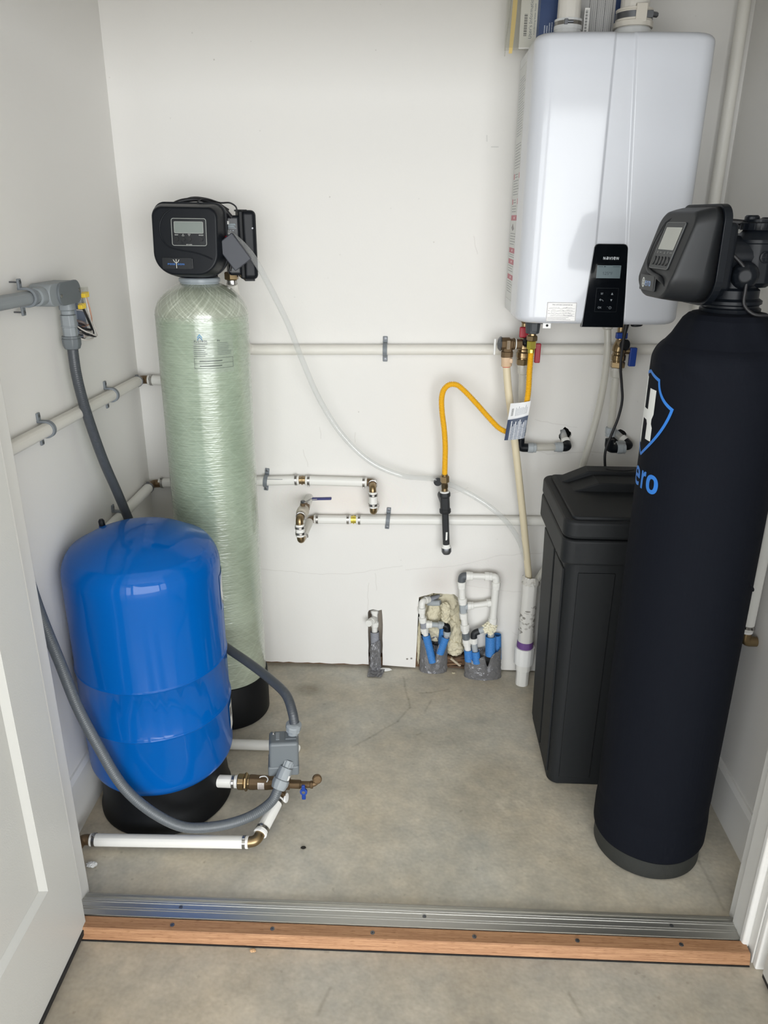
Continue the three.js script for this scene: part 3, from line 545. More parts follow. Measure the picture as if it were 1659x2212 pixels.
{
  const a = thing('power_adapter', 'flat black power adapter hanging at a slant below the clear hose', 'power adapter');
  const g = rbox(-0.0275, 0.0275, -0.041, 0.041, -0.014, 0.014, 0.003);
  part(a, 'case', g, M.charcoal);
  part(a, 'cord', tube(smooth([V(-0.012, 0.040, -0.005), V(-0.030, 0.055, -0.02), V(-0.045, 0.045, -0.04), V(-0.05, 0.02, -0.06)], 24), 0.003, 8), M.wireBlack);
  a.position.set(-0.4810, 1.5122, 0.346); a.rotation.set(0, 0.12, 0.63, 'YXZ');
  const b = thing('brass_union', 'brass hex union with a steel clamp under the black control box', 'pipe fitting');
  part(b, 'hex_nut', hex(V(-0.524, 1.452, 0.205), V(-0.524, 1.430, 0.205), 0.021), M.brass);
  part(b, 'clamp', rod(V(-0.524, 1.430, 0.205), V(-0.524, 1.416, 0.205), 0.0145), M.steel);
  settle(b);
}
{ // water softener tank in its black jacket
  const t = thing('softener_tank', 'tall tank in a dark fabric jacket with blue and white lettering at the right wall', 'water softener');
  const r = 0.1435;
  part(t, 'base', lathe(V(0, 0, 0), Y, [[0, 0.001], [r - 0.012, 0.001], [r - 0.006, 0.006], [r - 0.006, 0.07], [0, 0.08]], 72), std({ color: rgb(42, 44, 42), roughness: 0.6, bumpMap: bumpAt(20), bumpScale: 0.0006 }));
  const jk = [[r - 0.008, 0.058], [r - 0.002, 0.060], [r + 0.001, 0.066], [r + 0.001, 0.12], [r - 0.002, 0.17], [r - 0.001, 0.20], [r, 0.5], [r, 1.28], [r, 1.299], [r, 1.318], ...ellPts(r - 0.045, 1.318, 0.045, 0.05, 0.1, 1.0, 8), [r - 0.032, 1.375], [r - 0.045, 1.396], [r - 0.055, 1.412], [r - 0.066, 1.422], [0.052, 1.427], [0.03, 1.428]];
  const jacketGeo = lathe(V(0, 0, 0), Y, jk, 96);
  { const p = jacketGeo.attributes.position; for (let i = 0; i < p.count; i++) { const x = p.getX(i), y = p.getY(i), z = p.getZ(i), a = Math.atan2(x, z), wr = y > 0.3 && y < 1.3 ? 0.0 : (y > 1.3 ? 0.0022 * Math.sin(a * 9 + y * 30) : 0.0012 * Math.sin(a * 5 + 1)), q = Math.hypot(x, z), s = (q + wr) / Math.max(q, 1e-6); p.setXYZ(i, x * s, y, z * s); } jacketGeo.computeVertexNormals(); }
  const jacket = part(t, 'jacket', jacketGeo, M.neoprene);
  // faint fold of the cloth on the right
  part(jacket, 'cloth_fold', tube(smooth([V(0.100, 0.845, 0.1035), V(0.112, 0.830, 0.0905), V(0.125, 0.815, 0.0715), V(0.132, 0.805, 0.058)], 20), (s) => 0.0022 + 0.0008 * Math.sin(s * 40), 8), M.neoprene);
  const deg = Math.PI / 180, ca = -92, hw = 46;
  // logo print: drawn in a map of azimuth and height
  part(jacket, 'shield_print', wrapPatch(r + 0.0009, (ca - hw) * deg, (ca + hw) * deg, 1.02, 1.325, 48), std({ transparent: true, roughness: 0.6, map: canvasTex(1024, 1300, (k) => {
    k.clearRect(0, 0, 1024, 1300);
    const ax = (a) => ((a - (ca - hw)) / (2 * hw)) * 1024, hy = (y) => (1 - (y - 1.02) / 0.305) * 1300, q = (a, y) => [ax(a), hy(y)];
    k.strokeStyle = '#2f7ad2'; k.lineWidth = 30; k.lineJoin = 'miter';
    for (const s of [1, -1]) { const m = (a) => ca + s * (a - ca); k.beginPath(); k.moveTo(...q(ca, 1.299)); k.quadraticCurveTo(...q(m(-84), 1.293), ...q(m(-74), 1.287)); k.quadraticCurveTo(...q(m(-72), 1.252), ...q(m(-55), 1.234)); k.quadraticCurveTo(...q(m(-62), 1.165), ...q(ca, 1.112)); k.stroke(); }
    const poly = (c, ...p) => { k.fillStyle = c; k.beginPath(); p.forEach(([a, y], i) => (i ? k.lineTo(...q(a, y)) : k.moveTo(...q(a, y)))); k.fill(); };
    poly('#e6e8e6', [-87.5, 1.264], [-76, 1.264], [-75.8, 1.212], [-78, 1.200], [-78, 1.190], [-75.8, 1.182], [-75.8, 1.152], [-85.6, 1.152], [-85.6, 1.186], [-88, 1.194], [-97, 1.194], [-97, 1.135], [-108, 1.145], [-108, 1.29], [-97, 1.284], [-97, 1.217], [-87.5, 1.217]);
    k.fillStyle = '#2f7ad2'; k.font = 'bold 224px sans-serif'; k.textBaseline = 'alphabetic';
    const put = (ch, a0, a1) => { const w = k.measureText(ch).width; k.save(); k.translate(ax(a0), hy(1.040)); k.scale((ax(a1) - ax(a0)) / w, 1.45); k.fillText(ch, 0, 0); k.restore(); };
    put('e', -104, -84.5); put('r', -84.5, -74.5); put('o', -75.2, -57);
  }) }), 'blue shield outline with white letter and blue lettering');
  // control head turned to the left
  const neck = [lathe(V(0, 1.425, 0), Y, [[0, 0], [0.058, 0], [0.060, 0.003], [0.060, 0.008], [0.055, 0.011], [0.055, 0.015], [0.060, 0.018], [0.060, 0.024], [0.052, 0.029], [0.052, 0.045], [0.046, 0.05], [0.046, 0.07], [0, 0.07]], 48)];
  part(t, 'neck', neck, M.blackPlastic);
  const vb = part(t, 'valve_body', [
    lathe(V(0.034, 1.475, 0.0), Y, [[0, 0], [0.030, 0], [0.044, 0.010], [0.044, 0.084], [0.046, 0.086], [0.046, 0.092], [0.030, 0.110], [0.030, 0.13], [0, 0.132]], 40),
    lathe(V(0.010, 1.500, 0.02), V(-0.35, 0, 1), [[0, 0], [0.027, 0], [0.027, 0.026], ...ellPts(0, 0.026, 0.027, 0.024, 0.15, Math.PI / 2, 8)], 28),
    rod(V(0.02, 1.505, -0.02), V(0.195, 1.505, 0.01), 0.027), rod(V(-0.09, 1.535, 0), V(0.03, 1.535, 0), 0.040), rod(V(-0.02, 1.55, -0.06), V(0.06, 1.55, -0.06), 0.028), rod(V(-0.055, 1.495, 0.01), V(-0.03, 1.495, 0.01), 0.045)], M.blackPlastic);
  part(vb, 'knurled_cap', [lathe(V(0.034, 1.585, 0), Y, [[0, 0], [0.036, 0], [0.037, 0.002], [0.037, 0.013], [0.034, 0.015], [0, 0.015]], 40), lathe(V(0.016, 1.597, 0.0), Y, [[0, 0], [0.015, 0], [0.014, 0.013], [0.011, 0.016], [0, 0.016]], 24), lathe(V(0.046, 1.597, 0.0), Y, [[0, 0], [0.012, 0], [0.012, 0.009], [0.009, 0.012], [0, 0.012]], 24), ...[...Array(20)].map((_, i) => { const a = i / 20 * Math.PI * 2; const g = new THREE.BoxGeometry(0.003, 0.011, 0.002); g.rotateY(-a); g.translate(0.034 + 0.0375 * Math.cos(a), 1.592, 0.0375 * Math.sin(a)); return g; })], M.blackPlastic);
  part(vb, 'round_plug', [lathe(V(0.036, 1.535, 0.0435), V(0.1, 0, 1), [[0, 0], [0.011, 0], [0.0115, 0.003], [0.0085, 0.0045], [0.0075, 0.0035], [0, 0.0035]], 24), rbox(0.029, 0.044, 1.534, 1.536, 0.044, 0.0478, 0.0006), rbox(0.0357, 0.0377, 1.528, 1.542, 0.044, 0.0478, 0.0006)], M.blackPlastic);
  part(t, 'elbow_hose', tube(smooth([V(-0.085, 1.575, -0.02), V(-0.06, 1.592, -0.025), V(-0.025, 1.600, -0.02), V(0.010, 1.598, -0.01)], 24), 0.006, 12), M.wireBlack);
  part(t, 'cable', tube(smooth([V(-0.035, 1.545, 0.045), V(-0.012, 1.522, 0.055), V(0.0, 1.505, 0.060), V(0.0, 1.475, 0.062), V(0.002, 1.445, 0.064), V(0.02, 1.428, 0.072), V(0.06, 1.424, 0.07), V(0.10, 1.405, 0.05), V(0.135, 1.37, 0.04)], 60), 0.0035, 10), M.wireBlack);
  const head = new THREE.Group();
  const H0 = 0.090, dep = (y) => 0.085 - 0.32 * Math.max(0, y - 1.49), pivot = new THREE.Matrix4().makeRotationY(-82 * deg).setPosition(0, 0, 0);
  const turn = (g) => { const c = clean(g).clone(); c.applyMatrix4(pivot); return c; };
  const M3 = phy({ color: rgb(31, 33, 36), roughness: 0.45, specularIntensity: 0.7 });
  const h = part(t, 'control_head', [turn(headCover(0.174, 1.447, 1.628, 0.028, 0.056, H0, dep, true))], M3);
  part(h, 'back_plate', [turn((() => { const g = extr(shapeOf(headOutline(0.180, 1.443, 1.632, 0.030, 0.058)), 0.014, 0.001); g.translate(0, 0, H0 - 0.016); return g; })()), turn(rbox(-0.06, 0.055, 1.47, 1.60, H0 - 0.055, H0 - 0.015, 0.01))], M.blackPlastic);
  const kt = Math.atan(0.32);
  const face = (g, lift = 0, y = 1.552) => { g.rotateX(-kt); g.translate(0, y, H0 + dep(y) + lift); return turn(g); };
  part(h, 'display_panel', face(extr(roundRect(-0.036, 0.046, -0.042, 0.050, 0.004), 0.001, 0.0004), 0.0006), std({ color: rgb(44, 47, 50), roughness: 0.4 }));
  part(h, 'panel_outline', face(extr(ring2(-0.036, 0.046, -0.042, 0.050, 0.004, 0.0009), 0.0005, 0.0001), 0.0022), std({ color: rgb(110, 112, 112), roughness: 0.5 }));
  part(h, 'screen', face(extr(roundRect(-0.028, 0.038, -0.004, 0.040, 0.001), 0.0006, 0), 0.0022), std({ color: rgb(176, 178, 172), roughness: 0.25 }));
  for (let i = 0; i < 5; i++) { const g = new THREE.CylinderGeometry(0.0056, 0.006, 0.002, 20); g.scale(0.8, 1, 1.5); g.rotateX(Math.PI / 2); g.translate(-0.025 + i * 0.0145, -0.026, 0); part(h, 'button', face(g, 0.003), M2.button); }
  part(h, 'button_print', face((() => { const g = print(0.074, 0.012); g.translate(0.005, -0.0095, 0); return g; })(), 0.0023), std({ transparent: true, map: canvasTex(512, 84, (k) => { k.clearRect(0, 0, 512, 84); k.strokeStyle = k.fillStyle = '#a4a6a4'; k.lineWidth = 5; k.beginPath(); k.arc(48, 42, 14, 0, 7); k.stroke(); k.font = 'bold 24px sans-serif'; k.fillText('NEXT', 116, 50); k.fillText('REGEN', 420, 50); k.beginPath(); k.moveTo(250, 54); k.lineTo(264, 28); k.lineTo(278, 54); k.closePath(); k.stroke(); k.beginPath(); k.moveTo(346, 30); k.lineTo(360, 56); k.lineTo(374, 30); k.closePath(); k.stroke(); }) }));
  // sweeping hollow edge left of the display
  const cur = [[-0.020, 1.612], [-0.044, 1.598], [-0.056, 1.572], [-0.060, 1.545], [-0.055, 1.522], [-0.040, 1.508], [-0.012, 1.500], [0.025, 1.494], [0.048, 1.483], [0.062, 1.470]].map(([x, y]) => V(x, y, H0 + dep(y) - 0.002));
  part(h, 'face_ridge', turn(tube(smooth(cur, 60), (s) => 0.0055 * Math.min(1, (s + 0.001) / 0.03, Math.max(0.02, (0.232 - s) / 0.03)), 10)), M3);
  part(h, 'name_plate', turn((() => { const g = extr(roundRect(-0.058, 0.014, 1.468, 1.498, 0.002), 0.001, 0.0003); g.translate(0, 0, H0 + dep(1.48) - 0.0002); return g; })()), std({ color: rgb(40, 43, 46), roughness: 0.4 }));
  part(h, 'badge_print', turn((() => { const g = print(0.066, 0.026); g.translate(-0.0235, 1.483, H0 + dep(1.48) + 0.0016); return g; })()), printed(448, 166, (k) => { k.fillStyle = '#282b2e'; k.fillRect(0, 0, 448, 166); k.strokeStyle = '#d8dcd8'; k.lineWidth = 12; k.beginPath(); k.ellipse(110, 84, 38, 56, 0, 0, 7); k.stroke(); k.lineWidth = 9; k.beginPath(); k.moveTo(110, 20); k.lineTo(110, 150); k.moveTo(80, 52); k.lineTo(140, 116); k.moveTo(140, 52); k.lineTo(80, 116); k.stroke(); k.fillStyle = '#7f9cc8'; k.font = 'bold 120px sans-serif'; k.fillText('ero', 158, 124); }, { roughness: 0.4 }));
  t.position.set(0.677, 0, 0.83);
  t.rotation.z = 0.009;
}
{ // brine tank behind it
  const t = thing('brine_tank', 'black plastic brine cabinet with a peaked lid standing behind the jacketed tank', 'brine tank');
  const x0 = 0.418, x1 = 0.80, z0 = 0.245, z1 = 0.632;
  const slabShape = (a, b, c, d, r, y0, y1, bev) => { const s = roundRect(a + bev, b - bev, -d + bev, -c - bev, r); const g = new THREE.ExtrudeGeometry(s, { depth: y1 - y0 - 2 * bev, bevelEnabled: true, bevelSize: bev, bevelThickness: bev, bevelSegments: 3, curveSegments: 8 }); g.rotateX(-Math.PI / 2); g.translate(0, y0 + bev, 0); return g; };
  // tapering body
  const body = slabShape(x0 + 0.012, x1 - 0.012, z0 + 0.012, z1 - 0.010, 0.03, 0.001, 0.76, 0.006);
  { const p = body.attributes.position, cx = (x0 + x1) / 2, cz = (z0 + z1) / 2; for (let i = 0; i < p.count; i++) { const k = 1 - 0.085 * (1 - p.getY(i) / 0.76); p.setX(i, cx + (p.getX(i) - cx) * k); p.setZ(i, cz + (p.getZ(i) - cz) * (k * 0.5 + 0.5)); } body.computeVertexNormals(); }
  part(t, 'body', body, M.blackMatte);
  // raised panels on the sides leave grooves between them
  const tap = (y) => 1 - 0.085 * (1 - y / 0.76), cx = (x0 + x1) / 2, cz = (z0 + z1) / 2;
  const panelOn = (side, a, b) => { const g = rbox(0, 0.006, 0.03, 0.715, a, b, 0.0028); const p = g.attributes.position; for (let i = 0; i < p.count; i++) { const y = p.getY(i), k = tap(y); if (side === 'left') p.setXYZ(i, cx + (x0 + 0.012 - cx) * k - 0.0045 + p.getX(i), y, cz + (p.getZ(i) - cz) * (k * 0.5 + 0.5)); else { const zz = p.getX(i), xx = p.getZ(i); p.setXYZ(i, cx + (xx - cx) * k, y, cz + (z1 - 0.010 - cz) * (k * 0.5 + 0.5) + 0.0045 - zz); } } g.computeVertexNormals(); return g; };
  part(t, 'side_panel', [panelOn('left', z0 + 0.05, z0 + 0.215), panelOn('left', z0 + 0.236, z1 - 0.035)], M.blackMatte);
  part(t, 'front_panel', panelOn('front', x0 + 0.045, x0 + 0.145), M.blackMatte);
  part(t, 'rim', slabShape(x0 - 0.004, x1 + 0.004, z0 - 0.004, z1 + 0.004, 0.026, 0.742, 0.814, 0.007), M.blackMatte);
  const lid = part(t, 'lid', [slabShape(x0 - 0.004, x1 + 0.004, z0 - 0.004, z1 + 0.004, 0.026, 0.816, 0.868, 0.010), slabShape(x0 + 0.018, x1 - 0.018, z0 + 0.018, z1 - 0.012, 0.012, 0.860, 0.876, 0.004)], M.blackMatte);
  // peaked hood: a ridge like an arch at the back, its front scooped out
  const hood = (a, b, h, zb, zf) => { const s = shapeOf([[x0 + a, 0.868], [x1 - a, 0.868], [x1 - b, 0.868 + h], [x0 + b, 0.868 + h]]); const g = new THREE.ExtrudeGeometry(s, { depth: zf - zb, bevelEnabled: true, bevelSize: 0.003, bevelThickness: 0.003, bevelSegments: 2 }); g.translate(0, 0, zb); return g; };
  part(lid, 'hood', [hood(0.022, 0.115, 0.040, 0.285, 0.335), hood(0.038, 0.128, 0.030, 0.335, 0.415)], M.blackMatte);
  part(lid, 'thumb_recess', (() => { const g = new THREE.CylinderGeometry(0.035, 0.035, 0.002, 28); g.scale(1.2, 1, 0.45); g.translate(0.63, 0.9115, 0.312); return g; })(), M.blackBoot);
  settle(t);
}
// ------------------------------------------------------------------ water heater and what hangs under it
{
  const t = thing('water_heater', 'white tankless water heater with a black control panel mounted high on the back wall', 'water heater');
  const x0 = 0.289, x1 = 0.731, y0 = 1.334, y1 = 2.028, zb = 0.19, zf = 0.347;
  part(t, 'chassis', rbox(x0 + 0.004, x1 - 0.004, y0 + 0.006, y1 - 0.006, 0.012, zb + 0.02, 0.006), M.appliancePlain);
  part(t, 'mounting_bracket', box(0.40, 0.62, 1.90, 2.02, 0.001, 0.0125), M.steel);
  // front cover: a cross-section swept up the height, its edges rounded top and bottom; a shallow band runs down the middle
  const xs = [], cr = 0.048;
  for (let i = 0; i <= 10; i++) { const a = i / 10 * Math.PI / 2; xs.push([x0 + cr - cr * Math.cos(a), -cr + cr * Math.sin(a), 0]); }
  const flatCols = []; for (let i = 1; i < 60; i++) { flatCols.push(i); xs.push([i, 0, 1]); }
  for (let i = 10; i >= 0; i--) { const a = i / 10 * Math.PI / 2; xs.push([x1 - cr + cr * Math.cos(a), -cr + cr * Math.sin(a), 0]); }
  xs.unshift([x0, zb - zf, 0]); xs.push([x1, zb - zf, 0]);
  const er = 0.020, ys = []; for (let i = 0; i <= 8; i++) { const a = i / 8 * Math.PI / 2; ys.push([y0 + er - er * Math.cos(a), er - er * Math.sin(a)]); }
  for (let i = 1; i < 24; i++) ys.push([y0 + er + (y1 - y0 - 2 * er) * i / 24, 0]);
  for (let i = 8; i >= 0; i--) { const a = i / 8 * Math.PI / 2; ys.push([y1 - er + er * Math.cos(a), er - er * Math.sin(a)]); }
  const cx = (x0 + x1) / 2, bandL = (y) => 0.478 + 0.004 * (y1 - y) / 0.5, bandR = (y) => 0.527 + 0.036 * (y1 - y) / 0.49;
  const sst = (a, b, v) => { const q = Math.max(0, Math.min(1, (v - a) / (b - a))); return q * q * (3 - 2 * q); };
  // columns follow the band's edges so that its creases stay clean
  const colX = (i, y) => { const L = bandL(y), R = bandR(y), st = [[0, x0 + cr], [18, L - 0.005], [26, L + 0.005], [34, R - 0.005], [42, R + 0.005], [60, x1 - cr]]; for (let k = 0; k < 5; k++) if (i <= st[k + 1][0]) { const t = (i - st[k][0]) / (st[k + 1][0] - st[k][0]); return st[k][1] + (st[k + 1][1] - st[k][1]) * t; } return x1 - cr; };
  const pos = [], idx = [], n = xs.length;
  for (const [y, inset] of ys) for (const [xi, z, flat] of xs) {
    const x = flat ? colX(xi, y) : xi;
    const k = 1 - inset / 0.221, d = flat ? 0.0055 * sst(bandL(y) - 0.004, bandL(y) + 0.004, x) * (1 - sst(bandR(y) - 0.004, bandR(y) + 0.004, x)) : 0;
    const px = cx + (x - cx) * k, bulge = flat ? 0.004 * (1 - ((x - cx) / 0.2) ** 2) : 0;
    pos.push(px, y, Math.max(zf + z - d + bulge - (z > zb - zf ? inset : 0), zb));
  }
  for (let j = 0; j < ys.length - 1; j++) for (let i = 0; i < n - 1; i++) { const a = j * n + i, b = a + 1, c = a + n, e = c + 1; idx.push(a, b, c, b, e, c); }
  for (const [row, up] of [[0, false], [ys.length - 1, true]]) { const c = pos.length / 3; pos.push(cx, ys[row][0], zb); for (let i = 0; i < n - 1; i++) { const a = row * n + i; up ? idx.push(c, a, a + 1) : idx.push(c, a + 1, a); } }
  const g = new THREE.BufferGeometry(); g.setAttribute('position', new THREE.Float32BufferAttribute(pos, 3)); g.setIndex(idx); g.computeVertexNormals();
  part(t, 'front_cover', g, M.applianceWhite);
  // side label of warnings
  const lab = print(0.155, 0.62); lab.rotateY(-Math.PI / 2); lab.translate(x0 + 0.0032, 1.685, 0.108);
  part(t, 'warning_label', lab, printed(320, 1280, (k) => {
    k.fillStyle = '#d9dad7'; k.fillRect(0, 0, 320, 1280); k.strokeStyle = '#b9bab8'; k.lineWidth = 3; k.strokeRect(3, 3, 314, 1274);
    textLines(k, 30, 60, 250, 22, 14, '#93949a', 4); textLines(k, 30, 400, 250, 9, 16, '#85868a', 4);
    for (const [y, f] of [[560, 0], [700, 0], [790, 1], [975, 1], [1040, 1], [1130, 1]]) { k.fillStyle = '#c0707c'; if (f) { k.fillRect(20, y, 270, 30); k.fillStyle = '#ecd9da'; k.fillRect(140, y + 9, 34, 12); } else { k.fillRect(20, y, 40, 30); k.fillRect(250, y, 40, 30); textLines(k, 80, y + 3, 150, 2, 14, '#8f8f90', 6); } }
    textLines(k, 30, 598, 250, 6, 15, '#7f8084', 4); textLines(k, 30, 738, 250, 3, 15, '#7f8084', 4); k.fillStyle = '#8f8a8a'; k.beginPath(); k.moveTo(60, 860); k.lineTo(120, 836); k.lineTo(190, 868); k.lineTo(110, 880); k.fill(); textLines(k, 30, 892, 250, 5, 15, '#7f8084', 4); textLines(k, 30, 1012, 250, 2, 13, '#7f8084', 4); textLines(k, 30, 1078, 250, 3, 15, '#7f8084', 4); textLines(k, 30, 1170, 250, 5, 15, '#7f8084', 4);
  }, { roughness: 0.5 }), 'printed warning label on the side');
  // black control panel
  const ps = new THREE.Shape(); ps.moveTo(0.466, 1.330); ps.lineTo(0.5765, 1.330); ps.lineTo(0.572, 1.42); ps.lineTo(0.565, 1.530); ps.quadraticCurveTo(0.564, 1.541, 0.553, 1.5415); ps.lineTo(0.490, 1.5415); ps.quadraticCurveTo(0.480, 1.541, 0.478, 1.530); ps.lineTo(0.471, 1.42); ps.closePath();
  const pg = new THREE.ExtrudeGeometry(ps, { depth: 0.012, bevelEnabled: true, bevelSize: 0.002, bevelThickness: 0.003, bevelSegments: 3, curveSegments: 10 }); pg.translate(0, 0, zf - 0.010);
  const cp = part(t, 'control_panel', pg, M.blackGloss);
  const zp = zf + 0.0052;
  part(cp, 'screen', rbox(0.4905, 0.5535, 1.4565, 1.4895, zp - 0.001, zp + 0.0008, 0.0005), printed(320, 168, (k) => { k.fillStyle = '#69777c'; k.fillRect(0, 0, 320, 168); k.fillStyle = '#3a464c'; k.fillRect(18, 14, 60, 6); k.fillRect(92, 10, 20, 14); k.fillRect(210, 14, 90, 6); k.font = '54px sans-serif'; k.fillText('125°F', 76, 124); }, { roughness: 0.2 }));
  const tp = print(0.100, 0.205); tp.translate(0.5205, 1.4355, zp + 0.0002);
  part(cp, 'panel_print', tp, std({ transparent: true, roughness: 0.3, map: canvasTex(600, 1230, (k) => {
    k.clearRect(0, 0, 600, 1230); k.fillStyle = k.strokeStyle = '#c9ced2'; { let x = 196; for (const ch of 'NaVIeN') { const low = ch === 'a' || ch === 'e'; k.font = (low ? 'bold 78px' : 'bold 58px') + ' sans-serif'; k.textAlign = 'left'; k.fillText(ch, x, 205); x += k.measureText(ch).width + 3; } } k.textAlign = 'center';
    k.strokeStyle = '#1f242a'; k.lineWidth = 3; k.strokeRect(150, 640, 350, 370);
    k.fillStyle = k.strokeStyle = '#858b90'; k.font = '46px sans-serif'; k.fillText('M', 240, 742); k.fillText('OK', 226, 960);
    k.lineWidth = 6; k.beginPath(); k.moveTo(268, 848); k.quadraticCurveTo(282, 820, 216, 822); k.moveTo(232, 806); k.lineTo(212, 822); k.lineTo(232, 840); k.stroke();
    k.beginPath(); k.moveTo(386, 744); k.lineTo(404, 708); k.lineTo(422, 744); k.fill(); k.beginPath(); k.moveTo(382, 812); k.lineTo(418, 812); k.lineTo(400, 848); k.fill();
    k.lineWidth = 5; k.beginPath(); k.arc(394, 945, 19, -1.1, 4.24); k.stroke(); k.beginPath(); k.moveTo(394, 920); k.lineTo(394, 944); k.stroke(); k.beginPath(); k.arc(352, 932, 4, 0, 7); k.fill();
  }) }));
  part(t, 'service_sticker', (() => { const p = rbox(0.367, 0.4475, 1.342, 1.393, zf + 0.0002, zf + 0.0036, 0.0006); return p; })(), printed(512, 326, (k) => { k.fillStyle = '#f3f2f1'; k.fillRect(0, 0, 512, 326); k.strokeStyle = '#6c6a70'; k.lineWidth = 6; k.strokeRect(8, 8, 496, 310); k.fillStyle = '#55525a'; k.font = 'bold 27px sans-serif'; k.textAlign = 'center'; k.fillText('This unit was converted on', 262, 52); k.textAlign = 'left'; k.font = '22px sans-serif'; k.fillText('by', 24, 150); k.fillText('day', 24, 196); k.strokeStyle = '#57545c'; k.lineWidth = 2.4; for (const [y, a] of [[98, 30], [146, 70], [190, 60], [228, 60]]) { k.beginPath(); k.moveTo(a, y + 8); k.lineTo(486, y + 8); k.stroke(); k.beginPath(); for (let i = 0; i < 26; i++) { const q = a + 14 + i * 15 * (0.8 + 0.3 * rnd()); i % 7 === 0 ? k.moveTo(q, y) : k.lineTo(Math.min(q, 480), y - 18 * rnd()); } k.stroke(); } textLines(k, 22, 258, 440, 3, 17, '#77747c', 6); }, { roughness: 0.5 }), 'white paper service sticker');
  part(t, 'top_screw', [lathe(V(0.664, 2.076, 0.0005), Z, [[0, 0], [0.010, 0], [0.010, 0.016], [0.007, 0.020], [0, 0.020]], 16)], M.zinc);
  part(t, 'bottom_foot', [rbox(0.615, 0.665, 1.323, 1.336, 0.19, 0.24, 0.002)], M.appliancePlain);
  part(t, 'bottom_foot', rbox(0.694, 0.715, 1.324, 1.336, 0.20, 0.225, 0.003), M.zinc);
  const tab = part(t, 'cover_tab', rbox(0.364, 0.386, 1.320, 1.337, 0.325, 0.328, 0.001), M.white);
  part(tab, 'screw', screwHead(V(0.3755, 1.328, 0.328), Z, 0.0035), M.iron);
  settle(t);
}
function ventPipe(label, x, z, r, collar) {
  const t = thing('vent_pipe', label, 'vent pipe');
  part(t, 'pipe', rod(V(x, 2.03, z), V(x, HC + 0.04, z), r, 40, 0.001), std({ color: rgb(230, 226, 218), roughness: 0.5 }));
  collar(t);
  settle(t, V(x, 2.029, z));
}
ventPipe('narrow white vent pipe with a steel band, left of the two on the white heater', 0.391, 0.17, 0.0295, (t) => {
  part(t, 'base_sleeve', rod(V(0.391, 2.0285, 0.17), V(0.391, 2.066, 0.17), 0.0345, 40), M.appliancePlain);
  part(t, 'collar', lathe(V(0.391, 2.061, 0.17), Y, [[0.0295, 0], [0.036, 0], [0.036, 0.012], [0.0345, 0.013], [0.0345, 0.018], [0.0355, 0.0185], [0.0355, 0.024], [0.0298, 0.024]], 40), M.appliancePlain);
  const b = part(t, 'band', lathe(V(0.391, 2.070, 0.17), Y, [[0.0345, 0], [0.0362, 0.0004], [0.0362, 0.0095], [0.0345, 0.010]], 40), M.steel);
  part(b, 'band_screw', [rod(V(0.381, 2.075, 0.207), V(0.398, 2.075, 0.207), 0.004), rbox(0.375, 0.384, 2.069, 2.081, 0.203, 0.211, 0.001)], M.zinc);
});
ventPipe('wide white vent pipe with a clamped collar, right of the two on the white heater', 0.559, 0.17, 0.0365, (t) => {
  part(t, 'base_sleeve', rod(V(0.559, 2.0285, 0.17), V(0.559, 2.068, 0.17), 0.046, 40), M.appliancePlain);
  part(t, 'collar', [lathe(V(0.559, 2.066, 0.17), Y, [[0.0365, 0], [0.050, 0], [0.050, 0.012], [0.0465, 0.014], [0.0455, 0.036], [0.047, 0.037], [0.047, 0.041], [0.0368, 0.041]], 40), rbox(0.552, 0.580, 2.072, 2.114, 0.205, 0.219, 0.002)], std({ color: rgb(222, 216, 204), roughness: 0.5 }));
  const b = part(t, 'band', lathe(V(0.559, 2.084, 0.17), Y, [[0.0455, 0], [0.0474, 0.0005], [0.0474, 0.0145], [0.0455, 0.015]], 40), M.zinc);
  part(b, 'band_screw', [hex(V(0.594, 2.091, 0.208), V(0.610, 2.091, 0.200), 0.0065), rbox(0.579, 0.597, 2.083, 2.099, 0.204, 0.213, 0.001)], M.zinc);
});
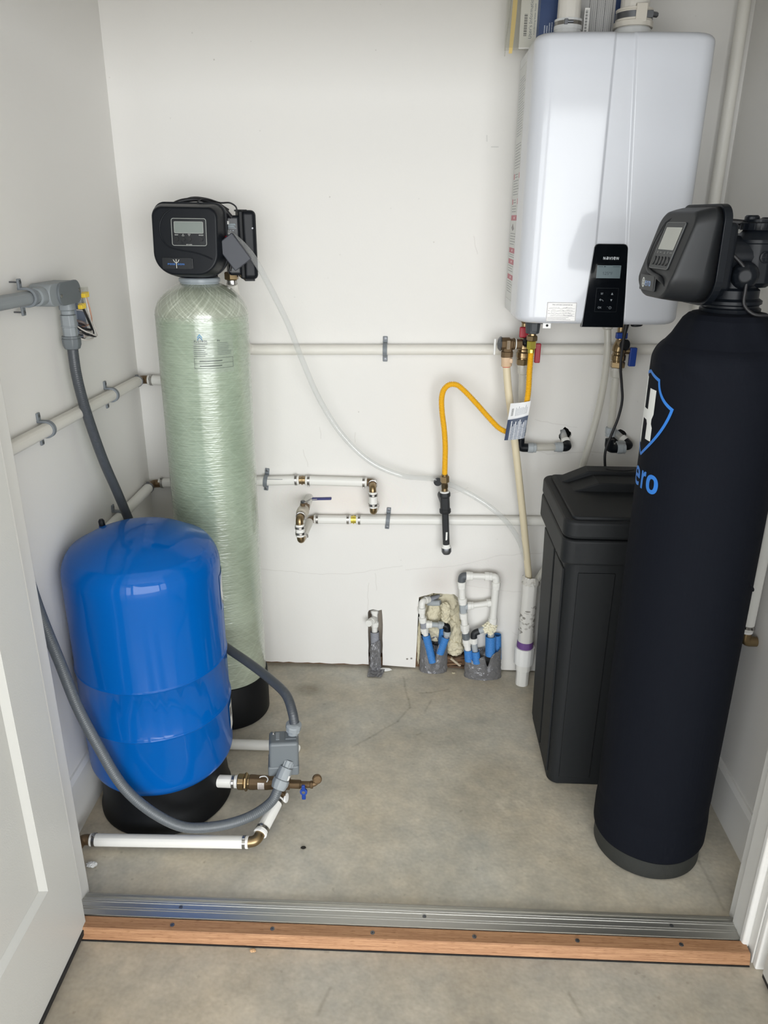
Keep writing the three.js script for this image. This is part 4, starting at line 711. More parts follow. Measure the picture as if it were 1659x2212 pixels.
{ // printed papers behind the vents
  const stand = (name, label, x0, x1, y0, z, tex, lean = 0) => { const t = thing(name, label, 'booklet'); const h = 0.275; const cov = part(t, 'pages', rbox(-(x1 - x0) / 2, (x1 - x0) / 2, 0, h, -0.004, 0, 0.0008), M.white); const p = print(x1 - x0 - 0.001, h - 0.001); p.translate(0, h / 2, 0.0004); part(t, 'cover', p, tex); t.position.set((x0 + x1) / 2, y0, z); t.rotation.x = lean; return t; };
  stand('manual_booklet', 'blue and white manual booklet standing behind the vent pipes on the heater', 0.273, 0.43, 2.030, 0.118, printed(640, 1100, (k) => {
    k.fillStyle = '#e9e7e2'; k.fillRect(0, 0, 640, 1100); k.fillStyle = '#3c4f78'; k.fillRect(180, 0, 460, 1100); k.save(); k.translate(128, 1010); k.rotate(-Math.PI / 2); k.fillStyle = '#5c6670'; k.font = '46px sans-serif'; k.fillText("User's Information Manual", 0, 0); k.font = '25px sans-serif'; k.fillText('Condensing Water Heater', 40, 34); k.restore();
    k.fillStyle = '#4c4c4c'; for (let i = 0; i < 34; i++) k.fillRect(40, 780 + i * 6 + (i % 3), 34, 2 + (i * 7) % 4); k.save(); k.translate(260, 1000); k.rotate(-Math.PI / 2); for (let i = 0; i < 8; i++) textLines(k, 0, i * 26, 150, 1, 8, '#c7cdd8', 12); k.restore(); }, { roughness: 0.3 }));
  stand('manual_booklet', 'navy booklet with a grey printed sheet standing between the two vent pipes', 0.425, 0.536, 2.030, 0.112, printed(480, 1100, (k) => {
    k.fillStyle = '#31456e'; k.fillRect(0, 0, 480, 1100); k.fillStyle = '#c3c2c0'; k.fillRect(10, 0, 410, 1080); k.save(); k.translate(120, 1060); k.rotate(-Math.PI / 2); for (let i = 0; i < 13; i++) textLines(k, 0, i * 22, 1000, 1, 8, i % 4 === 0 ? '#44474c' : '#77797e', i % 4 === 0 ? 7 : 4); k.restore(); }, { roughness: 0.4 }));
  const tg = thing('barcode_tag', 'small curled white barcode tag standing right of the narrow vent pipe', 'tag');
  part(tg, 'tag', (() => { const g = new THREE.CylinderGeometry(0.03, 0.03, 0.085, 8, 1, true, -0.28, 0.42); g.translate(0, 0.0425, -0.03); return g; })(), printed(96, 320, (k) => { k.fillStyle = '#efeeea'; k.fillRect(0, 0, 96, 320); k.fillStyle = '#333'; for (let i = 0; i < 44; i++) k.fillRect(18, 16 + i * 6.6, 44, 2 + (i * 5) % 4); textLines(k, 70, 20, 14, 24, 12, '#666', 5); }, { side: THREE.DoubleSide }));
  tg.position.set(0.441, 2.029, 0.165); tg.scale.set(1, 1.0, 1);
  const b = thing('document_bag', 'clear plastic document bag with a yellow slip beside the heater top', 'document bag');
  part(b, 'slip', (() => { const pts = [], N = 10; const s = []; for (let i = 0; i <= N; i++) { const y = 2.022 + i * 0.03; s.push([0.249 + 0.008 * i / N, y]); } for (let i = N; i >= 0; i--) { const y = 2.022 + i * 0.03; s.push([0.258 + 0.004 * Math.sin(i * 0.4) + 0.006 * i / N, y]); } const g = new THREE.ExtrudeGeometry(shapeOf(s), { depth: 0.0006, bevelEnabled: false }); g.translate(0, 0, 0.10); return g; })(), std({ color: rgb(232, 204, 128), roughness: 0.6 }), 'yellow paper slip');
  const sheet = (z, ph) => { const g = new THREE.PlaneGeometry(0.085, 0.29, 14, 20); const p = g.attributes.position; for (let i = 0; i < p.count; i++) { const x = p.getX(i), y = p.getY(i); p.setZ(i, 0.006 * Math.sin(x * 70 + ph) + 0.004 * Math.sin(y * 24 + x * 30 + ph)); } g.computeVertexNormals(); g.translate(0.280, 2.176, z); return g; };
  part(b, 'bag_front', sheet(0.128, 0.4), M.bagClear); part(b, 'bag_back', sheet(0.090, 2.2), M.bagClear);
  part(b, 'bag_edge', tube(smooth([V(0.2385, 2.015, 0.10), V(0.2400, 2.06, 0.10), V(0.246, 2.12, 0.10), V(0.249, 2.20, 0.10), V(0.250, 2.33, 0.10)], 30), 0.0011, 6), M.bagClear);
  settle(b);
}
// ---- relief valve with its discharge pipe
{
  const t = thing('relief_valve', 'bronze relief valve with round cap left of the yellow gas hose', 'relief valve');
  const y = 1.243, z = 0.105;
  part(t, 'body', [lathe(V(0.277, y, z), X, [[0.021, 0], [0.0195, 0.002], [0.0195, 0.026], [0.016, 0.029], [0.016, 0.036], [0.018, 0.038], [0.018, 0.042], [0.015, 0.044], [0.015, 0.065], [0, 0.065]], 32), lathe(V(0.2985, y, z), V(0, -1, 0), [[0, 0], [0.017, 0.006], [0.0165, 0.022], [0.0185, 0.024], [0.0185, 0.0395], [0, 0.0395]], 32), rbox(0.292, 0.306, y - 0.016, y + 0.013, z + 0.016, z + 0.0205, 0.001)], M.bronze);
  part(t, 'cap', lathe(V(0.277, y, z), V(-1, 0, 0), [[0.0215, -0.002], [0.0225, 0.001], [0.021, 0.004], [0.014, 0.009], [0, 0.011]], 32), M.zinc);
  part(t, 'thread_tape', lathe(V(0.3215, y, z), X, [[0.015, 0], [0.0168, 0.0004], [0.0168, 0.003], [0.015, 0.0034]], 28), M.teflon);
  part(t, 'test_lever', rbox(0.256, 0.262, y - 0.034, y + 0.016, z - 0.008, z + 0.008, 0.0028), M.white);
  part(t, 'body_print', (() => { const g = print(0.009, 0.026); g.translate(0.299, y - 0.001, z + 0.0207); return g; })(), printed(96, 256, (k) => { k.fillStyle = '#8d7a60'; k.fillRect(0, 0, 96, 256); textLines(k, 10, 20, 76, 14, 16, '#4c4236', 7); }));
  settle(t);
  const d = thing('discharge_pipe', 'cream plastic discharge pipe slanting down from the relief valve into the white drain', 'pipe');
  const a = V(0.2985, 1.204, 0.105), b = V(0.434, 0.425, 0.078);
  part(d, 'pipe', tube(smooth([V(0.2985, 1.180, 0.105), V(0.310, 1.10, 0.105), V(0.336, 0.967, 0.102), V(0.385, 0.70, 0.09), V(0.4345, 0.405, 0.078)], 60), 0.0118, 24), M.cpvc);
  part(d, 'fitting', [lathe(V(0.2975, 1.204, 0.105), V(0.06, -1, 0), [[0, 0], [0.0165, 0.001], [0.0165, 0.028], [0.0155, 0.030], [0, 0.030]], 28), rbox(0.305, 0.3155, 1.186, 1.200, 0.112, 0.121, 0.002)], M.cpvcFitting);
  part(d, 'glue_ring', lathe(V(0.2992, 1.1745, 0.105), V(0.06, -1, 0), [[0.0118, 0], [0.0128, 0.0006], [0.0126, 0.0028], [0.0118, 0.003]], 28), M.redMark);
  settle(d);
}
// ---- translucent pipe fittings shared by the hot and cold connections
const pexCollar = (p, dir, r = 0.0165, L = 0.026) => lathe(p, dir, [[0.0105, 0], [r - 0.002, 0], [r, 0.002], [r, L * 0.62], [r - 0.0015, L * 0.68], [r - 0.0015, L - 0.001], [r - 0.003, L], [0.0105, L]], 28);
const handle = (p, m, h = 0.058, w = 0.013) => rbox(p.x, p.x + w, p.y - h, p.y, p.z - 0.006, p.z + 0.006, 0.002);
function serviceValve(name, label, x, z, mat, lever) {
  const t = thing(name, label, 'valve');
  part(t, 'body', [hex(V(x, 1.337, z), V(x, 1.305, z), 0.0165), rod(V(x, 1.305, z), V(x, 1.25, z), 0.0125), lathe(V(x, 1.258, z), V(0, -1, 0), [[0, 0], [0.014, 0], [0.021, 0.016], [0.022, 0.030], [0.019, 0.034], [0.019, 0.040], [0.022, 0.044], [0.022, 0.058], [0.019, 0.060], [0.019, 0.064], [0, 0.064]], 32), hex(V(x, 1.196, z), V(x, 1.176, z), 0.0225), rod(V(x, 1.228, z), V(x + 0.032, 1.228, z + 0.004), 0.010), rod(V(x, 1.250, z), V(x + 0.006, 1.250, z + 0.030), 0.0145)], M.brass);
  for (const [x0, x1, y0, y1, z0, z1] of lever) part(t, 'lever', [rbox(x0, x1, y0, y1, z0, z1, 0.003)], mat);
  part(t, 'drain_cap', [lathe(V(x + 0.004, 1.250, z + 0.026), V(0.5, 0.1, 1), [[0, 0], [0.016, 0], [0.0165, 0.003], [0.0165, 0.010], [0.013, 0.013], [0, 0.013]], 24)], lever.length > 2 ? M.brass : M.blackPlastic);
  settle(t);
}
serviceValve('service_valve', 'brass service valve with red levers behind the yellow gas hose', 0.352, 0.085, M.red, [[0.333, 0.366, 1.262, 1.294, 0.092, 0.106], [0.386, 0.403, 1.184, 1.244, 0.084, 0.098]]);
serviceValve('service_valve', 'brass service valve with blue levers behind the black power cord', 0.640, 0.11, M.blueHandle, [[0.618, 0.652, 1.268, 1.286, 0.126, 0.142], [0.669, 0.690, 1.183, 1.240, 0.112, 0.128]]);
function pexRun(label, x, z, yc, xe, ze, holeX, holeY, gap) {
  const t = thing('translucent_pipe', label, 'pipe');
  const low = V(x + 0.012, yc + 0.055, z - 0.025);
  part(t, 'pipe', tube([V(x, 1.160, z), V(x + 0.004, 1.08, z - 0.006), low.clone().add(V(0, 0.02, 0)), low], 0.0112, 20), M.pexClear);
  part(t, 'adapter', [lathe(V(x, 1.178, z), V(0, -1, 0), [[0.008, 0], [0.018, 0.001], [0.0185, 0.008], [0.016, 0.030], [0.0115, 0.033]], 24), hex(V(x, 1.176, z), V(x, 1.166, z), 0.0195)], M.pexClear);
  part(t, 'connector', pexCollar(low.clone().add(V(0, 0.016, 0)), V(0, -1, 0), 0.0168, 0.030), M.pexGrey);
  const e = V(low.x + 0.0005, yc, low.z);
  part(t, 'elbow', [tube(bend([V(e.x, e.y + 0.032, e.z), e, V(e.x + 0.03, e.y, e.z)], 0.014), 0.0142, 20)], M.blackPlastic);
  part(t, 'connector', pexCollar(V(e.x + 0.026, e.y, e.z), X, 0.0168, 0.028), M.pexGrey);
  const q = V(xe, yc - 0.001, ze);
  if (gap) part(t, 'pipe', rod(V(e.x + 0.044, e.y, e.z), V(q.x - 0.02, q.y, q.z), 0.0112), M.pexClear); else part(t, 'pipe', rod(V(e.x + 0.045, e.y, e.z), V(q.x - 0.02, q.y, q.z), 0.0108), M.greySleeve);
  part(t, 'connector', pexCollar(V(q.x - 0.016, q.y, q.z), V(-1, 0, 0), 0.0168, 0.028), M.pexGrey);
  part(t, 'elbow', tube(bend([V(q.x - 0.020, q.y, q.z), q, V(holeX + (q.x - holeX) * 0.6, q.y + 0.010, q.z - 0.022)], 0.014), 0.0142, 20), M.blackPlastic);
  part(t, 'wall_stub', [rod(V(q.x + (holeX - q.x) * 0.25, q.y + 0.005, q.z - 0.014), V(holeX, holeY, -0.05), 0.0125), rod(V(q.x + (holeX - q.x) * 0.35, q.y + 0.009, q.z - 0.020), V(q.x + (holeX - q.x) * 0.8, q.y + 0.017, q.z - 0.032), 0.0155)], M.whitePipe);
  settle(t);
}
pexRun('translucent hot pipe behind the cream discharge pipe, turning right to the torn wall hole', 0.354, 0.085, 0.899, 0.527, 0.042, 0.522, 0.926, true);
pexRun('translucent cold pipe under the blue lever valve, ending in two close grey collars', 0.638, 0.11, 0.909, 0.728, 0.046, 0.702, 0.926, false);
{
  const t = thing('condensate_tube', 'cloudy condensate tube curving down behind the brine cabinet lid', 'tube');
  part(t, 'tube', tube(smooth([V(0.594, 1.300, 0.12), V(0.602, 1.22, 0.12), V(0.604, 1.10, 0.105), V(0.596, 1.00, 0.095), V(0.577, 0.87, 0.085), V(0.555, 0.74, 0.08), V(0.51, 0.55, 0.09), V(0.46, 0.43, 0.085)], 70), 0.0108, 20), M.pexClear);
  part(t, 'fitting', [lathe(V(0.594, 1.318, 0.12), V(0, -1, 0), [[0.008, 0], [0.0155, 0.001], [0.0155, 0.022], [0.011, 0.026]], 24)], M.pexClear);
  part(t, 'nut', hex(V(0.594, 1.336, 0.12), V(0.594, 1.317, 0.12), 0.0125), M.zinc);
  settle(t);
  single('heater_power_cable', 'black power cord dropping from the heater to behind the brine cabinet', 'cable', tube(smooth([V(0.636, 1.325, 0.175), V(0.632, 1.27, 0.172), V(0.634, 1.19, 0.168), V(0.645, 1.135, 0.164), V(0.653, 1.085, 0.162), V(0.648, 1.03, 0.16), V(0.632, 0.97, 0.16), V(0.621, 0.92, 0.16), V(0.624, 0.88, 0.16), V(0.634, 0.84, 0.155), V(0.64, 0.70, 0.15)], 80), (s) => (s < 0.055 ? 0.0082 - s * 0.06 : 0.0042), 12), M.wireBlack);
  single('cord_grommet', 'black ribbed cord grommet under the heater right of the control panel', 'grommet', [rod(V(0.636, 1.336, 0.18), V(0.636, 1.318, 0.178), 0.012), rod(V(0.660, 1.3305, 0.185), V(0.662, 1.312, 0.185), 0.017)], M.blackPlastic);
}
{ // yellow gas hose
  const t = thing('gas_hose', 'yellow corrugated gas hose looping from the heater down to the black pipe', 'gas hose');
  const pts = smooth([V(0.3625, 1.232, 0.165), V(0.3625, 1.175, 0.165), V(0.3635, 1.095, 0.163), V(0.356, 1.030, 0.158), V(0.341, 0.985, 0.150), V(0.318, 0.972, 0.142), V(0.288, 0.982, 0.135), V(0.255, 1.012, 0.128), V(0.212, 1.057, 0.122), V(0.170, 1.098, 0.115), V(0.147, 1.114, 0.110), V(0.124, 1.113, 0.105), V(0.108, 1.097, 0.102), V(0.102, 1.070, 0.098), V(0.105, 1.022, 0.094), V(0.114, 0.965, 0.089), V(0.120, 0.905, 0.084), V(0.1215, 0.850, 0.078), V(0.1225, 0.800, 0.072)], 1500);
  part(t, 'hose', tube(pts, (s) => 0.0083 + 0.0013 * Math.cos(s * Math.PI * 2 / 0.0046), 16), M.yellowHose);
  part(t, 'upper_nut', [hex(V(0.3622, 1.262, 0.165), V(0.3624, 1.238, 0.165), 0.0145, 0.3), rod(V(0.3624, 1.238, 0.165), V(0.3625, 1.226, 0.165), 0.0105)], M.brassBright);
  part(t, 'upper_adapter', [hex(V(0.362, 1.278, 0.165), V(0.362, 1.262, 0.165), 0.0172), rod(V(0.362, 1.292, 0.165), V(0.362, 1.276, 0.165), 0.0115)], M.brass);
  part(t, 'lower_nut', [hex(V(0.1226, 0.800, 0.071), V(0.1236, 0.776, 0.070), 0.0152, 0.2), rod(V(0.1224, 0.806, 0.0715), V(0.1226, 0.798, 0.071), 0.0105)], M.brass);
  part(t, 'lower_adapter', [hex(V(0.1236, 0.772, 0.070), V(0.1243, 0.757, 0.070), 0.0125), rod(V(0.1243, 0.757, 0.070), V(0.1245, 0.742, 0.07), 0.0105)], M.brass);
  const tagG = (() => { const g = new THREE.PlaneGeometry(0.060, 0.118, 14, 10); const p = g.attributes.position; for (let i = 0; i < p.count; i++) { const u = (p.getX(i) + 0.03) / 0.06, v = p.getY(i); p.setZ(i, 0.014 * Math.sin(u * 2.2) - 0.006); p.setX(i, p.getX(i) + (v + 0.059) * 0.10); p.setY(i, v + 0.012 * u); } g.computeVertexNormals(); return g; })();
  tagG.translate(0.330, 1.012, 0.174);
  part(t, 'paper_tag', tagG, printed(300, 590, (k) => { k.fillStyle = '#d9dbde'; k.fillRect(0, 0, 300, 590); k.save(); k.transform(1, -0.12, 0, 1, 0, 30); k.fillStyle = '#e8e9ea'; k.fillRect(0, -40, 300, 250); k.fillStyle = '#444'; for (let i = 0; i < 20; i++) k.fillRect(34 + (i % 2), 60 + i * 6, 30, 2 + (i * 7) % 3); for (let i = 0; i < 9; i++) { k.save(); k.translate(96 + i * 20, 190); k.rotate(-Math.PI / 2); textLines(k, 0, 0, 150, 1, 8, '#777d86', 7); k.restore(); } k.fillStyle = '#4a5468'; k.fillRect(0, 232, 300, 420); k.fillStyle = '#2e3c5c'; k.fillRect(0, 232, 40, 420); for (let i = 0; i < 12; i++) { k.save(); k.translate(58 + i * 20, 600); k.rotate(-Math.PI / 2); textLines(k, 0, 0, 350, 1, 8, i % 3 ? '#c9cdd4' : '#eff0f2', 13); k.restore(); } k.restore(); }, { side: THREE.DoubleSide, roughness: 0.5 }), 'printed paper tag');
  settle(t);
  const c = thing('gas_inlet', 'dark plastic collar on the gas inlet under the left end of the heater', 'pipe fitting');
  part(c, 'collar', [lathe(V(0.362, 1.328, 0.165), V(0, -1, 0), [[0, 0], [0.0235, 0], [0.0245, 0.003], [0.0245, 0.012], [0.022, 0.016], [0.020, 0.042], [0.018, 0.044], [0, 0.044]], 32), rbox(0.384, 0.3905, 1.312, 1.326, 0.160, 0.172, 0.002), rbox(0.355, 0.372, 1.292, 1.316, 0.184, 0.188, 0.001)], std({ color: rgb(64, 68, 72), roughness: 0.5 }));
  part(c, 'steel_ring', rod(V(0.362, 1.336, 0.165), V(0.362, 1.327, 0.165), 0.0205), M.steel);
  settle(c);
  const d = thing('gas_drip_leg', 'black iron gas pipe hanging under the yellow hose with a taped cap', 'gas pipe');
  const L = (y) => V(0.1245 + (0.742 - y) * 0.068, y, 0.07);
  part(d, 'tee', [lathe(L(0.742), V(0.068, -1, 0), [[0, 0], [0.0185, 0.001], [0.0195, 0.004], [0.0195, 0.014], [0.0165, 0.018], [0.0165, 0.058], [0.0195, 0.062], [0.0195, 0.072], [0.018, 0.075], [0, 0.075]], 32), rod(V(0.127, 0.705, 0.07), V(0.120, 0.708, 0.0), 0.0165), lathe(V(0.105, 0.765, 0.03), V(-0.3, 0.2, 1), [[0, 0], [0.012, 0], [0.014, 0.004], [0.014, 0.014], [0, 0.016]], 20)], M.iron);
  part(d, 'nipple', rod(L(0.670), L(0.535), 0.0118, 24), M.iron);
  part(d, 'cap', [lathe(L(0.541), V(0.068, -1, 0), [[0, 0], [0.0165, 0.001], [0.0172, 0.004], [0.0172, 0.018], [0.013, 0.026], [0, 0.028]], 28)], M.zinc);
  part(d, 'thread_paste', [lathe(L(0.551), V(0.068, -1, 0), [[0.0118, 0], [0.0135, 0.002], [0.0165, 0.009], [0.0168, 0.012], [0.0118, 0.012]], 28)], M.teflon);
  part(d, 'paint_smear', wrapSmear(L(0.585)), M.teflon);
  part(d, 'top_tape', rod(V(0.1243, 0.746, 0.07), V(0.1245, 0.740, 0.07), 0.0165), M.teflon);
  settle(d);
}
function wrapSmear(p) { const g = new THREE.CylinderGeometry(0.01205, 0.01205, 0.03, 10, 1, true, -0.1, 0.5); g.translate(p.x, p.y, p.z); return g; }
// ------------------------------------------------------------------ pipes along the walls
const PR = 0.0165;
// two-hole strap; local frame: pipe along x, wall at z = 0, pipe centre at z = c
function fixStrap() {   // make sure the arch rises along +z with the legs at z = 0 and the width along x
  const c = PR + 0.003, o = PR + 0.0045, s = new THREE.Shape();
  s.moveTo(-o, 0.0002); s.lineTo(-o, c); s.absarc(0, c, o, Math.PI, 0, true); s.lineTo(o, 0.0002); s.lineTo(PR + 0.0005, 0.0002); s.lineTo(PR + 0.0005, c); s.absarc(0, c, PR + 0.0005, 0, Math.PI, false); s.lineTo(-PR - 0.0005, 0.0002); s.closePath();
  const g = new THREE.ExtrudeGeometry(s, { depth: 0.012, bevelEnabled: true, bevelSize: 0.0008, bevelThickness: 0.0008, bevelSegments: 2, curveSegments: 18 });
  g.translate(0, 0, -0.006);
  g.applyMatrix4(new THREE.Matrix4().makeBasis(V(0, 1, 0), V(0, 0, 1), V(1, 0, 0)));   // x->y, y->z, z->x
  return g;
}
const strapBody = (() => { const e = []; for (const q of [-1, 1]) { const y = q * (PR + 0.0125); e.push(rbox(-0.0075, 0.0075, y - 0.0115, y + 0.0115, 0.0002, 0.0055, 0.002)); } return mergeGeometries([clean(fixStrap()), ...e.map(clean)]); })();
const strapScrews = [-1, 1].map((q) => screwHead(V(0, q * (PR + 0.0165), 0.0055), Z, 0.0046));
function strap(label, at, turn, roll = 0, lift = 0, group) {
  const t = thing('pipe_strap', label, 'pipe strap', group);
  const b = part(t, 'saddle', strapBody, M.strapGrey);
  for (const g of strapScrews) part(t, 'screw', g, M.zinc);
  if (lift) for (const q of [-1, 1]) part(t, 'screw_shank', rod(V(0, q * (PR + 0.0165), -lift), V(0, q * (PR + 0.0165), 0.001), 0.0019, 12), M.zinc);
  t.position.copy(at); t.rotation.set(0, turn, roll, 'YXZ');
  return t;
}
const elbowG = (a, b, c, r, rad = 0.016) => tube(bend([a, b, c], rad, 10), r, 20);
const dirOf = (a, b) => b.clone().sub(a).normalize();
// a length of white tube with pinch clamps near the named ends
function hoseLength(t, a, b, r, ends, ear, mat = M.whitePipe) {
  part(t, 'pipe', rod(a, b, r, 28, 0.0008), mat);
  const d = dirOf(a, b);
  if (ends.includes('a')) part(t, 'clamp', clampRing(a.clone().addScaledVector(d, 0.011), d, r, ear, 0.0085), M.steel);
  if (ends.includes('b')) part(t, 'clamp', clampRing(b.clone().addScaledVector(d, -0.011), d, r, ear, 0.0085), M.steel);
}
{ // A. painted pipe across the wall at head height of the heater's outlets
  const t = thing('water_pipe', 'long painted pipe across the back wall, from the pale tank to behind the heater valves', 'pipe');
  part(t, 'pipe', tube(bend([V(-0.524, 1.419, 0.205), V(-0.526, 1.27, 0.13), V(-0.53, 1.199, 0.0205), V(0.860, 1.2208, 0.0205)], 0.03), PR, 28), M.paintedPipe);
  settle(t);
  strap('grey strap on the long painted pipe at the middle of the back wall', V(-0.0825, 1.2055, 0), 0);
}
{ // B. upper pipe on the left wall
  const t = thing('water_pipe', 'upper white pipe along the left wall, sloping in the picture behind the grey cable conduit', 'pipe');
  const xw = XL + 0.0205;
  part(t, 'pipe', rod(V(xw, 1.118, 1.05), V(xw, 1.100, 0.060), PR, 28, 0.0008), M.paintedPipe);
  part(t, 'elbow', elbowG(V(xw, 1.1, 0.066), V(xw + 0.002, 1.098, 0.028), V(-0.852, 1.097, 0.028), 0.0135), M.bronze);
  part(t, 'clamp', clampRing(V(xw, 1.1, 0.070), Z, PR, V(0, 1, 0), 0.0085), M.zinc);
  hoseLength(t, V(-0.862, 1.0965, 0.028), V(-0.62, 1.095, 0.028), PR, 'a', V(0, 0.4, 1));
  part(t, 'riser', tube(bend([V(-0.625, 1.095, 0.028), V(-0.605, 1.095, 0.028), V(-0.605, 1.46, 0.10), V(-0.605, 1.49, 0.16)], 0.03), PR, 24), M.whitePipe);
  settle(t);
  strap('grey strap on the upper left wall pipe, nearer the door', V(XL, 1.112, 0.715), Math.PI / 2);
  strap('grey strap on the upper left wall pipe, nearer the corner', V(XL, 1.104, 0.290), Math.PI / 2);
}
{ // C. supply pipe: floor, left wall, corner, back wall
  const t = thing('water_pipe', 'middle white pipe on the back wall ending in a downturned brass elbow beside the hose', 'pipe');
  const xw = XL + 0.0205;
  part(t, 'pipe', tube(bend([V(-0.335, 0.0175, 0.515), V(-0.36, 0.0175, 0.497), V(xw, 0.0175, 0.497), V(xw, 0.735, 0.462), V(xw, 0.7355, 0.066)], 0.028), PR, 28), M.whitePipe);
  part(t, 'elbow', elbowG(V(xw, 0.7355, 0.07), V(xw + 0.002, 0.7355, 0.028), V(-0.852, 0.736, 0.028), 0.0135), M.bronze);
  part(t, 'clamp', clampRing(V(xw, 0.7355, 0.074), Z, PR, V(0, 1, 0), 0.0085), M.zinc);
  const print1 = printed(1024, 64, (k) => { k.fillStyle = '#e6e5e0'; k.fillRect(0, 0, 1024, 64); textLines(k, 20, 14, 1000, 1, 8, '#77777a', 10); });
  hoseLength(t, V(-0.862, 0.7365, 0.024), V(-0.374, 0.7565, 0.0205), PR, 'ab', V(0, 1, 0.2));
  part(t, 'coupling', [rod(V(-0.376, 0.7565, 0.0205), V(-0.350, 0.7565, 0.0205), 0.0135), rod(V(-0.3655, 0.7565, 0.0205), V(-0.3615, 0.7565, 0.0205), 0.0165)], M.brass);
  hoseLength(t, V(-0.352, 0.7565, 0.0205), V(-0.140, 0.7545, 0.0225), PR, 'ab', V(0, -1, 0.4));
  part(t, 'pipe_print', (() => { const g = new THREE.CylinderGeometry(PR + 0.0003, PR + 0.0003, 0.10, 12, 1, true, 0.2, 0.9); g.rotateZ(Math.PI / 2); g.translate(-0.435, 0.754, 0.0206); return g; })(), std({ transparent: true, map: canvasTex(64, 640, (k) => { k.clearRect(0, 0, 64, 640); k.save(); k.translate(28, 0); k.rotate(Math.PI / 2); textLines(k, 6, 0, 620, 1, 8, '#8a8a8c', 8); k.restore(); }) }));
  // elbow out of the wall line, down, and back to the wall
  part(t, 'elbow', elbowG(V(-0.146, 0.7545, 0.0225), V(-0.120, 0.7545, 0.024), V(-0.119, 0.7555, 0.058), 0.0132), M.bronze);
  part(t, 'clamp', clampRing(V(-0.119, 0.7555, 0.047), Z, 0.0145, V(0.6, 1, 0), 0.008), M.steel);
  part(t, 'elbow', elbowG(V(-0.119, 0.7555, 0.050), V(-0.118, 0.7555, 0.078), V(-0.117, 0.728, 0.079), 0.0118), M.brass);
  hoseLength(t, V(-0.117, 0.741, 0.079), V(-0.1155, 0.684, 0.080), 0.0145, 'ab', V(0.1, 0, 1));
  part(t, 'elbow', elbowG(V(-0.1155, 0.692, 0.080), V(-0.115, 0.668, 0.080), V(-0.114, 0.668, 0.045), 0.0125), M.brass);
  hoseLength(t, V(-0.114, 0.668, 0.052), V(-0.113, 0.668, 0.0004), 0.0145, 'a', V(1, 0.7, 0));
  settle(t);
  strap('grey strap on the middle wall pipe beside the pale filter tank', V(-0.490, 0.751, 0), 0, -0.10);
  strap('grey strap on the lower left wall pipe half hidden by the dark conduit', V(XL, 0.7355, 0.345), Math.PI / 2);
}
{ // D. lower pipe with the ball valve loop
  const t = thing('water_pipe', 'lower white pipe on the back wall with a blue lever valve at its left', 'pipe');
  hoseLength(t, V(-0.326, 0.6135, 0.022), V(-0.196, 0.6145, 0.0205), 0.0152, 'ab', V(0, 1, 0.4));
  part(t, 'coupling', [rod(V(-0.198, 0.6145, 0.0205), V(-0.176, 0.6145, 0.0205), 0.0128), rod(V(-0.189, 0.6145, 0.0205), V(-0.185, 0.6145, 0.0205), 0.0155)], M.brassBright);
  hoseLength(t, V(-0.178, 0.6147, 0.0205), V(0.80, 0.630, 0.0205), PR, 'a', V(0, 1, 0.4));
  part(t, 'elbow', elbowG(V(-0.318, 0.6135, 0.022), V(-0.338, 0.613, 0.023), V(-0.340, 0.6125, 0.055), 0.0125), M.bronze);
  hoseLength(t, V(-0.3395, 0.6125, 0.046), V(-0.346, 0.612, 0.185), 0.0138, 'b', V(1, 0.1, 0), M.paintedPipe);
  part(t, 'elbow', elbowG(V(-0.346, 0.612, 0.178), V(-0.3465, 0.611, 0.206), V(-0.348, 0.636, 0.206), 0.0128), M.brass);
  hoseLength(t, V(-0.3475, 0.626, 0.206), V(-0.3495, 0.668, 0.204), 0.0150, 'ab', V(0.2, 0, 1));
  part(t, 'elbow', elbowG(V(-0.3495, 0.660, 0.204), V(-0.350, 0.686, 0.203), V(-0.348, 0.686, 0.17), 0.0125), M.brass);
  part(t, 'clamp', clampRing(V(-0.3485, 0.686, 0.182), Z, 0.0142, V(0.9, -0.4, 0), 0.0085), M.steel);
  part(t, 'valve_body', [lathe(V(-0.3488, 0.686, 0.178), V(0.03, 0, -1), [[0, 0], [0.0145, 0.001], [0.0145, 0.012], [0.0185, 0.016], [0.0205, 0.028], [0.0205, 0.046], [0.0175, 0.052], [0.0165, 0.064], [0.0135, 0.066], [0, 0.066]], 28)], std({ color: rgb(204, 196, 182), roughness: 0.5, metalness: 0.3 }));
  part(t, 'valve_neck', [hex(V(-0.347, 0.686, 0.114), V(-0.346, 0.686, 0.090), 0.0178), rod(V(-0.347, 0.70, 0.135), V(-0.347, 0.716, 0.135), 0.0075)], M.bronze);
  hoseLength(t, V(-0.346, 0.686, 0.096), V(-0.343, 0.686, 0.0004), 0.0145, 'a', V(-1, 0.6, 0));
  const lv = [V(-0.352, 0.717, 0.134), V(-0.336, 0.7195, 0.134), V(-0.322, 0.7285, 0.132), V(-0.300, 0.7305, 0.130), V(-0.255, 0.7325, 0.128)];
  const lever = part(t, 'lever', [...lv.slice(0, -1).map((p, i) => { const q = lv[i + 1], d = q.clone().sub(p), L = d.length(); const g = new RoundedBoxGeometry(L + 0.002, 0.0028, 0.013, 2, 0.001); g.rotateZ(Math.atan2(d.y, d.x)); g.translate((p.x + q.x) / 2, (p.y + q.y) / 2, (p.z + q.z) / 2); return g; })], M.steel);
  part(lever, 'grip', rbox(-0.318, -0.252, -0.0035, 0.0038, -0.0075, 0.0075, 0.003).rotateZ(0.045).translate(0.0, 0.743, 0.129), M.navy);
  part(t, 'lever_nut', hex(V(-0.347, 0.716, 0.135), V(-0.347, 0.724, 0.135), 0.008), M.zinc);
  settle(t);
  strap('grey strap on the lower back wall pipe left of the gas drip leg', V(-0.067, 0.6158, 0), 0, -0.08);
}
